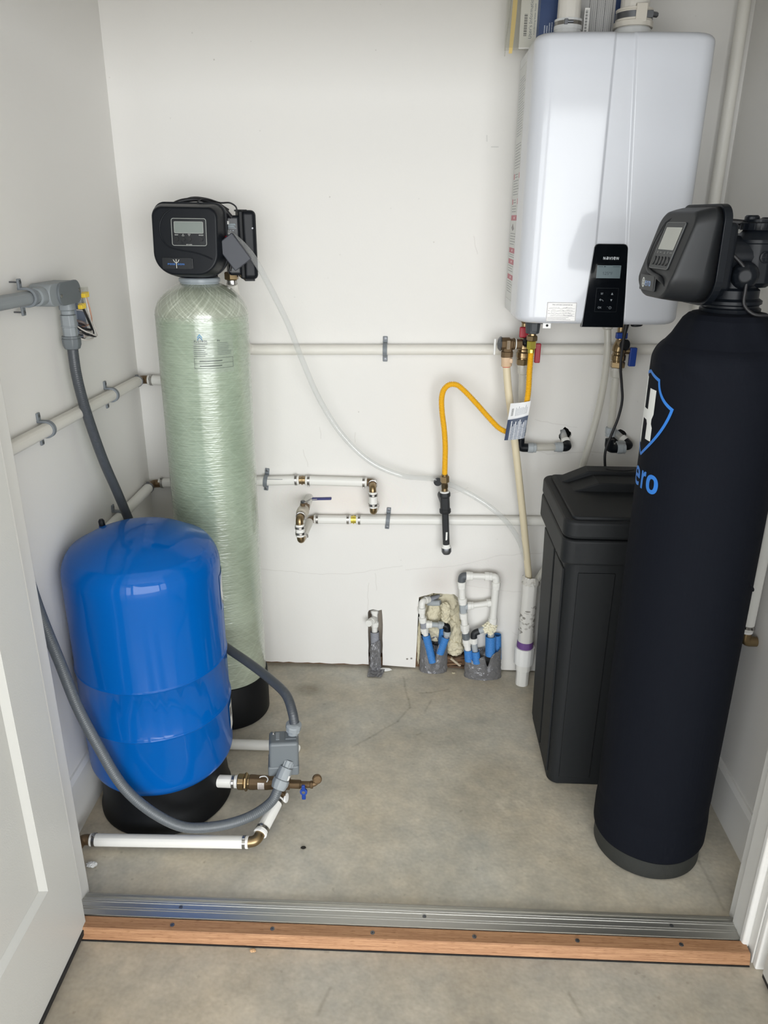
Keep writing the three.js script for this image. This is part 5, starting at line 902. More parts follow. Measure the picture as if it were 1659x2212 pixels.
{ // E. pipe in the back right corner and the one on the right wall
  single('corner_pipe', 'white painted vertical pipe in the back right corner beside the heater', 'pipe', tube([V(0.8815, 0.0, 0.045), V(0.8815, 0.9, 0.045), V(0.8815, HC + 0.03, 0.045)], 0.0165, 28), M.paintedPipe);
  const t = thing('drop_pipe', 'white drop pipe with a brass end on the right wall behind the jacketed tank', 'pipe');
  const px = 0.893, pz = 0.717;
  hoseLength(t, V(px, 1.30, pz), V(px, 0.608, pz), PR - 0.0005, 'b', V(0.4, 0, 1), M.whitePipe);
  part(t, 'end_ring', rod(V(px, 0.607, pz), V(px, 0.600, pz), PR - 0.001), M.white);
  part(t, 'elbow', elbowG(V(px, 0.602, pz), V(px, 0.573, pz), V(px + 0.03, 0.573, pz), 0.0135), M.brass);
  settle(t);
  const b = thing('tank_strap', 'black strap with a light buckle half hidden behind the right drop pipe', 'strap');
  part(b, 'band', rbox(0.915, 0.9255, 0.76, 0.882, 0.600, 0.660, 0.002), M.blackPlastic);
  part(b, 'buckle', rbox(0.911, 0.917, 0.842, 0.862, 0.598, 0.664, 0.001), M.greyPvc);
  settle(b);
  single('thin_cable', 'thin black cable on the right wall above the drop pipe', 'cable', tube(smooth([V(0.9245, 0.935, 0.58), V(0.922, 0.965, 0.66), V(0.921, 1.005, 0.75), V(0.922, 1.06, 0.85)], 30), 0.0028, 8), M.wireBlack);
}
{ // F. grey electrical conduit on the left wall
  const t = thing('conduit_run', 'grey rigid conduit with an elbow body high on the left wall', 'conduit');
  const cx = -0.866, cy = 1.4235;
  part(t, 'pipe', rod(V(cx, cy + 0.005, 1.06), V(cx, cy, 0.66), 0.0155, 28, 0.0006), M.greyPvc);
  part(t, 'hub', lathe(V(cx, cy, 0.712), V(0, 0, -1), [[0.0155, 0], [0.0205, 0.0005], [0.0212, 0.003], [0.0212, 0.03], [0.019, 0.04], [0.010, 0.04]], 32), M.greyPvc);
  const body = part(t, 'elbow_body', (() => { const s = roundRect(0, 0.158, -0.024, 0.024, 0.022); const g = new THREE.ExtrudeGeometry(s, { depth: 0.046, bevelEnabled: true, bevelSize: 0.002, bevelThickness: 0.003, bevelSegments: 3, curveSegments: 12 }); g.rotateY(Math.PI / 2); g.translate(-0.892, cy, 0.684); return g; })(), M.greyPvc);
  const cover = part(body, 'cover_plate', (() => { const s = roundRect(0.036, 0.160, -0.0265, 0.0265, 0.0255); const g = new THREE.ExtrudeGeometry(s, { depth: 0.004, bevelEnabled: true, bevelSize: 0.001, bevelThickness: 0.001, bevelSegments: 2, curveSegments: 14 }); g.rotateY(Math.PI / 2); g.translate(-0.842, cy, 0.684); return g; })(), M.greyPvcDark);
  part(cover, 'screw', screwHead(V(-0.8368, cy - 0.004, 0.638), X, 0.005), M.steel); part(cover, 'screw', screwHead(V(-0.8368, cy + 0.002, 0.532), X, 0.005), M.steel);
  const oz = 0.552;
  part(t, 'outlet', rod(V(cx, 1.40, oz), V(cx, 1.377, oz), 0.0195), M.greyPvc);
  part(t, 'adapter', [rod(V(cx, 1.378, oz), V(cx, 1.366, oz), 0.0165), lathe(V(cx, 1.366, oz), V(0, -1, 0), [[0, 0], [0.019, 0.0005], [0.0192, 0.026], [0.0202, 0.027], [0.0202, 0.029], [0.0182, 0.031], [0.0182, 0.052], [0.016, 0.053], [0, 0.053]], 32)], M.greyPvc);
  part(t, 'gland_nut', [lathe(V(cx, 1.314, oz), V(0, -1, 0), [[0, 0], [0.0225, 0.0005], [0.0228, 0.005], [0.0215, 0.0055], [0.0215, 0.0065], [0.0232, 0.007], [0.0228, 0.022], [0.019, 0.032], [0.0145, 0.034], [0, 0.034]], 32)], M.greyPvcDark);
  settle(t);
  const st = strap('grey strap standing off the left wall on long screws round the grey conduit', V(XL + 0.0195, 1.4262, 0.745), Math.PI / 2, 0, 0.019);
  // liquid-tight hoses
  const flexR = (s) => 0.0135 + 0.00013 * Math.cos(s * Math.PI * 2 / 0.0052);
  single('flexible_conduit', 'dark flexible conduit dropping from the grey elbow to behind the blue tank', 'conduit', tube(smooth([V(cx, 1.284, oz), V(cx, 1.225, 0.552), V(-0.864, 1.15, 0.540), V(-0.860, 1.05, 0.510), V(-0.852, 0.948, 0.478), V(-0.842, 0.85, 0.440), V(-0.825, 0.745, 0.415), V(-0.79, 0.64, 0.425), V(-0.72, 0.53, 0.450), V(-0.63, 0.44, 0.470), V(-0.545, 0.392, 0.512), V(-0.462, 0.372, 0.568), V(-0.385, 0.358, 0.632), V(-0.328, 0.345, 0.692), V(-0.306, 0.315, 0.731), V(-0.3005, 0.289, 0.7405)], 900), flexR, 20), M.flexDark);
  single('flexible_conduit', 'grey flexible conduit sweeping low in front of the blue tank from the door', 'conduit', tube(smooth([V(-0.884, 1.0, 0.93), V(-0.884, 0.86, 0.925), V(-0.872, 0.72, 0.915), V(-0.842, 0.575, 0.915), V(-0.812, 0.46, 0.925), V(-0.770, 0.35, 0.935), V(-0.712, 0.225, 0.945), V(-0.642, 0.145, 0.945), V(-0.570, 0.097, 0.938), V(-0.495, 0.083, 0.918), V(-0.430, 0.085, 0.895), V(-0.385, 0.090, 0.865), V(-0.353, 0.103, 0.835), V(-0.341, 0.123, 0.817)], 900), flexR, 20), M.flexGrey);
  // switch wiring box let into the left wall
  const w = thing('wall_box', 'pale blue electrical box set in the torn hole of the left wall', 'electrical box');
  part(w, 'box', [box(XL - 0.055, XL - 0.052, 1.287, 1.398, 0.350, 0.422), box(XL - 0.055, XL - 0.003, 1.287, 1.290, 0.350, 0.422), box(XL - 0.055, XL - 0.003, 1.395, 1.398, 0.350, 0.422), box(XL - 0.055, XL - 0.003, 1.287, 1.398, 0.350, 0.353), box(XL - 0.055, XL + 0.002, 1.30, 1.398, 0.416, 0.422)], M.boxBlue);
  part(w, 'mounting_ear', rbox(XL - 0.002, XL + 0.002, 1.284, 1.300, 0.352, 0.385, 0.001), std({ color: rgb(206, 196, 192), roughness: 0.8 }));
  settle(w);
  const wire = (pts, r = 0.0019) => tube(smooth(pts, 30), r, 8);
  const conn = (name, label, c, ends) => {
    const o = thing(name, label, 'wire connector');
    for (let i = 0; i < 4; i++) part(o, 'port', rbox(c.x - 0.006, c.x + 0.006, c.y - 0.009, c.y + 0.002 + (i % 2) * 0.003, c.z + 0.010 - i * 0.0068 - 0.006, c.z + 0.010 - i * 0.0068, 0.0012), M.yellow);
    part(o, 'clear_cap', rbox(c.x - 0.0055, c.x + 0.0055, c.y + 0.001, c.y + 0.018, c.z - 0.016, c.z + 0.0105, 0.002), M.bagClear);
    for (const [m, pts] of ends) part(o, 'wire', wire(pts), m);
    settle(o);
  };
  conn('wire_connector', 'upper yellow wire connector beside the grey elbow body', V(-0.876, 1.404, 0.412), [[M.wireCopper, [V(-0.876, 1.395, 0.402), V(-0.872, 1.36, 0.398), V(-0.88, 1.325, 0.384), V(-0.92, 1.31, 0.382)]], [M.wireWhite, [V(-0.876, 1.395, 0.408), V(-0.874, 1.35, 0.403), V(-0.885, 1.30, 0.375), V(-0.92, 1.30, 0.38)]]]);
  conn('wire_connector', 'lower yellow wire connector with black wires beside the grey elbow body', V(-0.874, 1.378, 0.446), [[M.wireBlack, [V(-0.874, 1.369, 0.44), V(-0.87, 1.34, 0.428), V(-0.874, 1.308, 0.405), V(-0.91, 1.318, 0.40)]], [M.wireBlack, [V(-0.874, 1.369, 0.434), V(-0.868, 1.33, 0.418), V(-0.872, 1.296, 0.395), V(-0.88, 1.300, 0.43), V(-0.91, 1.325, 0.41)]]]);
  const lw = thing('loose_wires', 'bundle of black and white wires looping out of the wall box', 'wires');
  part(lw, 'wire', wire([V(-0.93, 1.34, 0.40), V(-0.888, 1.322, 0.444), V(-0.878, 1.312, 0.42), V(-0.884, 1.306, 0.375), V(-0.93, 1.31, 0.37)]), M.wireBlack);
  part(lw, 'wire', wire([V(-0.93, 1.33, 0.40), V(-0.886, 1.314, 0.446), V(-0.872, 1.296, 0.42), V(-0.878, 1.287, 0.37), V(-0.93, 1.30, 0.365)]), M.wireBlack);
  part(lw, 'wire', wire([V(-0.93, 1.345, 0.41), V(-0.884, 1.318, 0.448), V(-0.870, 1.302, 0.42), V(-0.874, 1.291, 0.365), V(-0.90, 1.35, 0.36), V(-0.93, 1.36, 0.38)]), M.wireWhite);
  part(lw, 'wire', wire([V(-0.93, 1.32, 0.40), V(-0.890, 1.29, 0.44), V(-0.88, 1.283, 0.41), V(-0.885, 1.287, 0.37), V(-0.93, 1.295, 0.37)], 0.0026), M.wireWhite);
  part(lw, 'cable_sheath', wire([V(-0.93, 1.325, 0.37), V(-0.895, 1.32, 0.39), V(-0.886, 1.33, 0.42), V(-0.93, 1.34, 0.415)], 0.0034), std({ color: rgb(120, 108, 106), roughness: 0.6 }));
  settle(lw);
}
{ // G. pressure switch and brass fittings at the foot of the blue tank
  const t = thing('pressure_switch', 'grey pressure switch box with two conduit connectors right of the blue tank', 'pressure switch');
  const m = new THREE.Matrix4().makeRotationFromEuler(new THREE.Euler(0, 0.16, -0.03, 'YXZ')).setPosition(-0.333, 0.148, 0.752);
  const put = (g) => { const c = clean(join(g)).clone(); c.applyMatrix4(m); return c; };
  const hs = part(t, 'housing', put([rbox(-0.041, 0.041, 0.0, 0.102, -0.032, 0.030, 0.009, 5), rbox(-0.044, 0.042, -0.006, 0.026, -0.034, 0.033, 0.006)]), M.greyPvcDark);
  part(hs, 'raised_panel', put(rbox(0.004, 0.034, 0.1015, 0.1045, -0.020, 0.012, 0.001)), M.greyPvcDark);
  part(hs, 'cover_rib', put([rbox(-0.022, -0.012, 0.1015, 0.1032, -0.020, 0.012, 0.0007), rbox(0.012, 0.026, 0.104, 0.1058, -0.016, -0.002, 0.0007)]), M.greyPvc);
  part(hs, 'acorn_nut', put(lathe(V(-0.029, 0.100, -0.016), Y, [[0, 0], [0.0045, 0], [0.0045, 0.004], [0.0032, 0.007], [0, 0.0085]], 16)), M.steel);
  const c1a = V(-0.3075, 0.244, 0.735), c1d = V(0.12, 0.97, 0.12).normalize();
  part(t, 'conduit_connector', [lathe(c1a, c1d, [[0, 0], [0.0155, 0.0005], [0.0155, 0.016], [0.0185, 0.017], [0.0185, 0.027], [0.0215, 0.028], [0.022, 0.040], [0.020, 0.043], [0.0145, 0.046], [0, 0.046]], 32), hex(c1a.clone().addScaledVector(c1d, 0.019), c1a.clone().addScaledVector(c1d, 0.026), 0.0215)], M.greyPvc);
  const c2a = V(-0.3155, 0.183, 0.776), c2d = V(-0.36, -0.83, 0.55).normalize();
  part(t, 'conduit_connector', [lathe(c2a, c2d, [[0, -0.006], [0.013, -0.006], [0.0132, 0.012], [0.018, 0.014], [0.0195, 0.030], [0.0192, 0.031], [0.0192, 0.046], [0.0225, 0.048], [0.0232, 0.060], [0.0195, 0.074], [0.0145, 0.076], [0, 0.076]], 32), ...[0, 1, 2, 3, 4].map((i) => { const g = new THREE.BoxGeometry(0.003, 0.018, 0.003); g.translate(Math.cos(i * 1.25) * 0.0135, 0.006, Math.sin(i * 1.25) * 0.0135); return orient(g, c2a, c2d); })], M.greyPvc);
  part(t, 'connector_label', (() => { const g = new THREE.CylinderGeometry(0.0200, 0.0196, 0.013, 10, 1, true, 0.35, 0.8); g.translate(0, 0.0375, 0); return orient(g, c2a, c2d); })(), M.white);
  part(t, 'nipple', [rod(V(-0.352, 0.105, 0.74), V(-0.352, 0.152, 0.745), 0.006), hex(V(-0.352, 0.118, 0.741), V(-0.352, 0.126, 0.742), 0.0095)], M.bronze);
  settle(t);
  const f = thing('tank_tee', 'bronze tank tee with a white hose entering the black base of the blue tank', 'pipe fitting');
  const y = 0.084, z = 0.745;
  hoseLength(f, V(-0.56, y, z), V(-0.472, y - 0.001, z), 0.0178, 'b', V(0, 0.6, 1));
  part(f, 'end_ring', rod(V(-0.474, y, z), V(-0.470, y, z), 0.0185), M.white);
  part(f, 'union', [rod(V(-0.470, y, z), V(-0.450, y, z), 0.0225, 32), hex(V(-0.451, y, z), V(-0.441, y, z), 0.0265), rod(V(-0.441, y, z), V(-0.434, y, z), 0.0205)], M.brass);
  part(f, 'tee_body', [lathe(V(-0.435, y, z), X, [[0, 0], [0.0215, 0.001], [0.0215, 0.012], [0.0205, 0.020], [0.0205, 0.05], [0.018, 0.07], [0.018, 0.115], [0, 0.117]], 32), lathe(V(-0.345, y, z), V(0.03, -0.12, 1), [[0, 0], [0.0165, 0], [0.0165, 0.035], [0.019, 0.037], [0.019, 0.05], [0, 0.05]], 28), rod(V(-0.345, y, z), V(-0.352, y + 0.03, z - 0.004), 0.012), rod(V(-0.345, y, z), V(-0.342, y - 0.03, 0.60), 0.0145)], M.bronze);
  part(f, 'paper_label', (() => { const g = new THREE.CylinderGeometry(0.0211, 0.0211, 0.019, 12, 1, true, -0.1, 1.1); g.rotateZ(Math.PI / 2); g.rotateX(0.35); g.translate(-0.4, y, z); return g; })(), printed(160, 128, (k) => { k.fillStyle = '#e2dcd6'; k.fillRect(0, 0, 160, 128); textLines(k, 12, 16, 136, 6, 19, '#8d7f84', 7); }), 'white paper label');
  part(f, 'loose_tape', [tube(smooth([V(-0.405, y + 0.021, z + 0.004), V(-0.40, y + 0.026, z + 0.006), V(-0.388, y + 0.025, z + 0.004), V(-0.380, y + 0.022, z + 0.012), V(-0.383, y + 0.017, z + 0.018)], 24), 0.0018, 6)], M.teflon);
  part(f, 'plug_cap', [rod(V(-0.338, 0.066, 0.782), V(-0.325, 0.070, 0.788), 0.0105), lathe(V(-0.326, 0.070, 0.788), V(0.95, 0.12, 0.2), [[0, 0], [0.0135, 0.0004], [0.0135, 0.004], [0, 0.005]], 20)], M.white);
  hoseLength(f, V(-0.3445, 0.073, 0.796), V(-0.377, 0.047, 0.897), 0.0172, 'ab', V(0, 1, 0.1));
  part(f, 'end_ring', lathe(V(-0.3768, 0.0473, 0.896), V(-0.30, -0.22, 0.93), [[0.0172, 0], [0.0188, 0.0005], [0.0188, 0.0055], [0.012, 0.006]], 28), M.white);
  part(f, 'elbow', elbowG(V(-0.3745, 0.0485, 0.89), V(-0.385, 0.0415, 0.922), V(-0.412, 0.0395, 0.926), 0.0142, 0.02), M.brass);
  hoseLength(f, V(-0.405, 0.0398, 0.9255), V(-0.832, 0.034, 0.93), 0.0165, 'ab', V(0, 1, 0.2));
  part(f, 'elbow', elbowG(V(-0.825, 0.034, 0.93), V(-0.856, 0.034, 0.93), V(-0.858, 0.034, 0.97), 0.0142), M.bronze);
  settle(f);
  const v = thing('drain_cock', 'bronze drain cock with a blue butterfly handle right of the pressure switch', 'valve');
  part(v, 'body', [rod(V(-0.322, 0.083, 0.746), V(-0.288, 0.084, 0.748), 0.0125), lathe(V(-0.289, 0.084, 0.748), V(1, 0.04, 0.02), [[0, 0], [0.0095, 0], [0.0095, 0.028], [0.011, 0.030], [0.011, 0.036], [0, 0.036]], 24), tube(bend([V(-0.262, 0.084, 0.748), V(-0.247, 0.086, 0.744), V(-0.240, 0.096, 0.74), V(-0.238, 0.104, 0.737)], 0.01), 0.0085, 16), lathe(V(-0.243, 0.097, 0.736), V(0.25, 0.35, 0.9), [[0, 0], [0.0135, 0.001], [0.0135, 0.010], [0.0105, 0.013], [0, 0.014]], 24)], M.bronze);
  part(v, 'stem', rod(V(-0.276, 0.084, 0.752), V(-0.276, 0.084, 0.776), 0.005), M.brass);
  const hd = part(v, 'handle', [lathe(V(-0.276, 0.082, 0.772), V(0, 0.15, 1), [[0.004, 0], [0.0105, 0.0005], [0.0105, 0.006], [0.004, 0.0068]], 24), rbox(-0.2815, -0.2705, 0.056, 0.078, 0.771, 0.779, 0.0025), rbox(-0.2815, -0.2715, 0.086, 0.105, 0.771, 0.779, 0.0025)], M.blueHandle);
  part(hd, 'handle_screw', screwHead(V(-0.276, 0.082, 0.7785), Z, 0.0048), M.steel);
  settle(v);
}
{ // H. clear drain hose
  single('drain_hose', 'clear plastic hose curving from the pale filter tank head down to the drain pipe', 'hose', tube(smooth([V(-0.545, 1.578, 0.305), V(-0.515, 1.566, 0.315), V(-0.484, 1.548, 0.312), V(-0.453, 1.512, 0.290), V(-0.430, 1.466, 0.258), V(-0.404, 1.395, 0.212), V(-0.370, 1.295, 0.155), V(-0.336, 1.180, 0.115), V(-0.288, 1.052, 0.088), V(-0.217, 0.933, 0.075), V(-0.126, 0.843, 0.070), V(-0.020, 0.796, 0.068), V(0.098, 0.772, 0.033), V(0.198, 0.744, 0.075), V(0.278, 0.698, 0.088), V(0.344, 0.638, 0.090), V(0.392, 0.562, 0.085), V(0.425, 0.47, 0.080), V(0.442, 0.40, 0.075)], 160), (s) => 0.0088, 20), M.hoseClear);
}
// ------------------------------------------------------------------ stubbed water lines low on the back wall
const ribbed = (r, p = 0.0042, a = 0.0007) => (s) => r + a * Math.cos(s * Math.PI * 2 / p);
const collarG = (p, d, r = 0.0152, L = 0.022) => lathe(p.clone().addScaledVector(d.clone().normalize(), -L / 2), d, [[0.0095, 0], [r - 0.001, 0], [r, 0.0012], [r, L * 0.55], [r - 0.0012, L * 0.6], [r - 0.0012, L - 0.0008], [r - 0.002, L], [0.0095, L]], 24);
const lineP = (pts, r = 0.0105) => tube(smooth(pts, 10 + 6 * pts.length), r, 18);
const sleeveG = (a, b, r = 0.0150) => { const d = b.clone().sub(a), n = 160, pts = []; for (let i = 0; i <= n; i++) pts.push(a.clone().addScaledVector(d, i / n)); const o = tube(pts, ribbed(r), 18, false); const inn = tube(pts.slice(0, 8), () => r - 0.0018, 18, false); const rim = lathe(a, d, [[r - 0.0018, 0.0002], [r + 0.0005, 0]], 18); return [o, inn, rim]; };
M.tape.side = THREE.DoubleSide; M.blueSleeve.side = THREE.DoubleSide; M.greySleeve.side = THREE.DoubleSide;
// crumpled tape wrapped round a bundle: rings of an oval, creased, with an uneven upper edge
function tapeWrap(c0, c1, rx0, rz0, rx1, rz1, topAt, k) {
  const N = 120, R = 40, pos = [], idx = [], uv = [];
  for (let j = 0; j <= R; j++) for (let i = 0; i <= N; i++) {
    const a = i / N * Math.PI * 2, v = j / R, y = c0.y + (topAt(a) - c0.y) * v, w = (y - c0.y) / (c1.y - c0.y);
    const cr = 0.0034 * noise.noise(Math.cos(a) * 4 + k, y * 60, Math.sin(a) * 4) + 0.0026 * Math.abs(noise.noise(Math.cos(a) * 7 - y * 60, y * 110 + k, Math.sin(a) * 7 + y * 30)) + 0.0012 * noise.noise(a * 30, y * 300, k);
    const rx = rx0 + (rx1 - rx0) * w + cr, rz = rz0 + (rz1 - rz0) * w + cr;
    pos.push(c0.x + (c1.x - c0.x) * w + rx * Math.sin(a), Math.max(y, 0.0006), c0.z + (c1.z - c0.z) * w + rz * Math.cos(a)); uv.push(a * 0.06, y);
  }
  for (let j = 0; j < R; j++) for (let i = 0; i < N; i++) { const a = j * (N + 1) + i, b = a + 1, c = a + N + 1, d = c + 1; idx.push(a, b, c, b, d, c); }
  const g = new THREE.BufferGeometry(); g.setAttribute('position', new THREE.Float32BufferAttribute(pos, 3)); g.setAttribute('uv', new THREE.Float32BufferAttribute(uv, 2)); g.setIndex(idx); g.computeVertexNormals();
  return toCreasedNormals(g, 0.5);
}
function lump(c, rx, ry, rz, k, amp = 0.22, fr = 2.2) {   // a lump of sprayed foam
  const g = new THREE.IcosahedronGeometry(1, 24), p = g.attributes.position;
  for (let i = 0; i < p.count; i++) { const x = p.getX(i), y = p.getY(i), z = p.getZ(i), s = 1 + amp * noise.noise(x * fr + k, y * fr, z * fr) + amp * 0.45 * Math.abs(noise.noise(x * fr * 2.6 + k, y * fr * 2.6 + 3, z * fr * 2.6)) + 0.03 * noise.noise(x * 16, y * 16 + k, z * 16); p.setXYZ(i, c.x + x * s * rx, c.y + y * s * ry, c.z + z * s * rz); }
  const q = clean(g); q.deleteAttribute('normal'); q.deleteAttribute('uv');
  const h = mergeSmooth(q); return h;
}
function mergeSmooth(g) { // share vertices by position, then smooth normals
  const p = g.attributes.position, map = new Map(), pos = [], idx = [];
  for (let i = 0; i < p.count; i++) { const k = p.getX(i).toFixed(6) + p.getY(i).toFixed(6) + p.getZ(i).toFixed(6); let n = map.get(k); if (n === undefined) { n = pos.length / 3; map.set(k, n); pos.push(p.getX(i), p.getY(i), p.getZ(i)); } idx.push(n); }
  const h = new THREE.BufferGeometry(); h.setAttribute('position', new THREE.Float32BufferAttribute(pos, 3)); h.setIndex(idx); h.computeVertexNormals(); return h;
}
{ // single line in its slot
  const t = thing('capped_water_line', 'single capped water line in the narrow slot of the back wall', 'water line');
  part(t, 'sleeve', sleeveG(V(-0.1122, 0.152, -0.008), V(-0.1095, 0.095, 0.0), 0.0165), M.greySleeve);
  part(t, 'pipe', [lineP([V(-0.1126, 0.205, -0.014), V(-0.1122, 0.15, -0.010), V(-0.110, 0.10, -0.002)], 0.0112), rod(V(-0.113, 0.236, -0.019), V(-0.1126, 0.19, -0.014), 0.0125)], M.whitePipe);
  part(t, 'end_cap', lathe(V(-0.1133, 0.226, -0.019), V(0, 1, -0.03), [[0.01, 0], [0.0155, 0.001], [0.0155, 0.012], [0.012, 0.014], [0, 0.014]], 24), M.whitePipe);
  part(t, 'collar', collarG(V(-0.1124, 0.182, -0.012), V(0.02, -1, 0.1), 0.0158, 0.020), M.whitePipe);
  part(t, 'branch', [rod(V(-0.112, 0.205, -0.012), V(-0.1245, 0.2125, 0.024), 0.0125), lathe(V(-0.119, 0.209, 0.008), V(-0.32, 0.19, 0.93), [[0.011, 0], [0.0138, 0.001], [0.0138, 0.018], [0.0122, 0.020], [0.0122, 0.042], [0.0115, 0.043], [0, 0.043]], 24)], M.whitePipe);
  part(t, 'tape_wrap', tapeWrap(V(-0.108, 0, 0.014), V(-0.1095, 0.12, -0.002), 0.021, 0.020, 0.0175, 0.0185, (a) => 0.112 + 0.012 * Math.sin(a + 0.6), 2), M.tape);
  settle(t);
  const f = thing('tape_flap', 'crumpled silver tape flap lying on the floor under the single water line', 'tape');
  const g = new THREE.PlaneGeometry(0.06, 0.045, 24, 18); g.rotateX(-Math.PI / 2); const p = g.attributes.position; for (let i = 0; i < p.count; i++) { const x = p.getX(i), z = p.getZ(i); p.setXYZ(i, x * (1 - 6 * Math.max(0, z)) - 0.2 * z, 0.003 + 0.004 * Math.abs(noise.noise(x * 60, z * 60, 4)) + 0.003 * noise.noise(x * 120, 1, z * 120) + Math.max(0, -z) * 0.25 + 0.0012, z); } g.computeVertexNormals(); g.translate(-0.106, 0, 0.048);
  part(f, 'flap', toCreasedNormals(g, 0.4), M.tape);
  part(f, 'plaster_bit', lump(V(-0.070, 0.006, 0.020), 0.022, 0.005, 0.008, 5), M.white);
  settle(f);
}
{ // pair of lines in the foam filled hole
  const t = thing('water_manifold', 'small white pipe manifold in the foam filled hole with two blue sleeves', 'pipe manifold');
  part(t, 'sleeve', sleeveG(V(0.0800, 0.158, 0.017), V(0.1075, 0.048, 0.024), 0.0145), M.blueSleeve);
  part(t, 'sleeve', sleeveG(V(0.1530, 0.152, 0.018), V(0.1330, 0.085, 0.024), 0.0150), M.blueSleeve);
  part(t, 'sleeve', sleeveG(V(0.1450, 0.190, -0.012), V(0.140, 0.09, 0.0), 0.0140), M.blueSleeve);
  part(t, 'pipe', [lineP([V(0.0615, 0.286, 0.010), V(0.0614, 0.262, 0.012), V(0.066, 0.22, 0.012), V(0.0697, 0.1986, 0.012), V(0.0746, 0.175, 0.014), V(0.083, 0.145, 0.018)], 0.0102)], M.whitePipe);
  part(t, 'elbow', elbowG(V(0.0614, 0.272, 0.012), V(0.0619, 0.2925, 0.010), V(0.0795, 0.2895, -0.012), 0.0118), M.whitePipe);
  part(t, 'pipe', lineP([V(0.0715, 0.291, -0.004), V(0.090, 0.286, -0.022), V(0.125, 0.283, -0.05)], 0.0105), M.greySleeve);
  part(t, 'collar', collarG(V(0.0795, 0.2895, -0.012), V(0.6, -0.15, -0.6), 0.014), M.whitePipe);
  for (const [p, d] of [[V(0.0616, 0.259, 0.012), V(0.05, -1, 0)], [V(0.0662, 0.2195, 0.012), V(0.1, -1, 0)], [V(0.0742, 0.176, 0.014), V(0.2, -1, 0.05)]]) part(t, 'collar', collarG(p, d, 0.0148), M.whitePipe);
  part(t, 'tee', [rod(V(0.0675, 0.212, 0.012), V(0.0725, 0.186, 0.013), 0.0125), rod(V(0.0697, 0.200, 0.012), V(0.086, 0.2015, 0.012), 0.0118)], M.greySleeve);
  part(t, 'pipe', lineP([V(0.080, 0.2012, 0.012), V(0.11, 0.2000, 0.012), V(0.146, 0.1975, 0.013)], 0.0100), M.pexGrey);
  part(t, 'collar', collarG(V(0.0900, 0.2008, 0.012), X, 0.0145), M.whitePipe);
  part(t, 'collar', collarG(V(0.1345, 0.1985, 0.012), X, 0.0145), M.pexGrey);
  part(t, 'elbow', elbowG(V(0.142, 0.1975, 0.013), V(0.157, 0.1955, 0.014), V(0.158, 0.174, 0.016), 0.0128), M.blackPlastic);
  part(t, 'pipe', lineP([V(0.158, 0.180, 0.015), V(0.1565, 0.16, 0.017), V(0.150, 0.135, 0.019)], 0.0102), M.greySleeve);
  part(t, 'collar', collarG(V(0.1575, 0.168, 0.016), V(-0.05, -1, 0.05), 0.0145, 0.018), M.pexGrey);
  part(t, 'pipe', lineP([V(0.085, 0.268, -0.03), V(0.106, 0.274, -0.018), V(0.130, 0.280, -0.010)], 0.0110), M.pexGrey);
  const notch = (a) => { const s = Math.sin(a), c = Math.cos(a); return 0.132 - (c > -0.2 ? 0.088 * Math.exp(-(((s + 0.02) / 0.22) ** 2)) : 0) - 0.012 * s + 0.006 * Math.sin(a * 7); };
  part(t, 'tape_wrap', tapeWrap(V(0.112, 0, 0.008), V(0.112, 0.13, 0.006), 0.051, 0.024, 0.049, 0.024, notch, 9), M.tape);
  part(t, 'tape_wrap', tapeWrap(V(0.118, 0, 0.004), V(0.122, 0.12, -0.002), 0.024, 0.020, 0.020, 0.020, () => 0.115, 19), std({ color: rgb(70, 71, 74), metalness: 0.5, roughness: 0.45, side: THREE.DoubleSide }));
  settle(t);
  const f = thing('spray_foam', 'bulging cream spray foam filling the hole behind the small manifold', 'spray foam');
  const fm = [lump(V(0.102, 0.222, -0.055), 0.042, 0.062, 0.045, 3, 0.2), lump(V(0.155, 0.245, -0.07), 0.060, 0.070, 0.045, 8, 0.25), lump(V(0.115, 0.145, -0.050), 0.050, 0.045, 0.036, 5, 0.25), lump(V(0.190, 0.150, -0.058), 0.042, 0.075, 0.045, 11, 0.3), lump(V(0.192, 0.080, -0.050), 0.044, 0.038, 0.040, 14, 0.3), lump(V(0.075, 0.288, -0.07), 0.03, 0.03, 0.04, 15, 0.25)];
  for (const g of fm) part(f, 'foam_bulge', g, M.foam);
  for (const [x, y, z, r, s] of [[0.148, 0.272, 0.004, 0.017, 1], [0.152, 0.255, 0.004, 0.0175, 4], [0.149, 0.236, 0.0, 0.014, 6], [0.151, 0.220, 0.0, 0.0155, 7], [0.150, 0.202, -0.004, 0.0150, 9]]) part(f, 'foam_drip', lump(V(x, y, z), r, r * 0.95, r, s, 0.26, 1.9), M.foam);
  part(f, 'trimmed_edge', lump(V(0.055, 0.11, -0.010), 0.0055, 0.085, 0.007, 21, 0.4, 5), M.foam);
  settle(f);
  const w = thing('broken_lath', 'splintered brown wood pieces at the bottom of the foam filled hole', 'wood scraps');
  const piece = (p, len, tilt, col) => { const g = rbox(-len / 2, len / 2, -0.004, 0.004, -0.006, 0.006, 0.001); g.rotateZ(tilt); g.translate(p.x, p.y, p.z); part(w, 'splinter', g, col); };
  const wd = std({ color: rgb(126, 98, 74), roughness: 0.9 }), wd2 = std({ color: rgb(92, 72, 56), roughness: 0.9 });
  piece(V(0.196, 0.030, -0.010), 0.05, -0.7, std({ color: rgb(186, 172, 150), roughness: 0.9 })); piece(V(0.185, 0.020, -0.012), 0.07, 0.12, wd); piece(V(0.20, 0.042, -0.016), 0.06, 0.3, wd2); piece(V(0.205, 0.010, -0.008), 0.07, -0.05, wd2); piece(V(0.173, 0.044, -0.014), 0.03, -0.3, wd);
  settle(w);
}
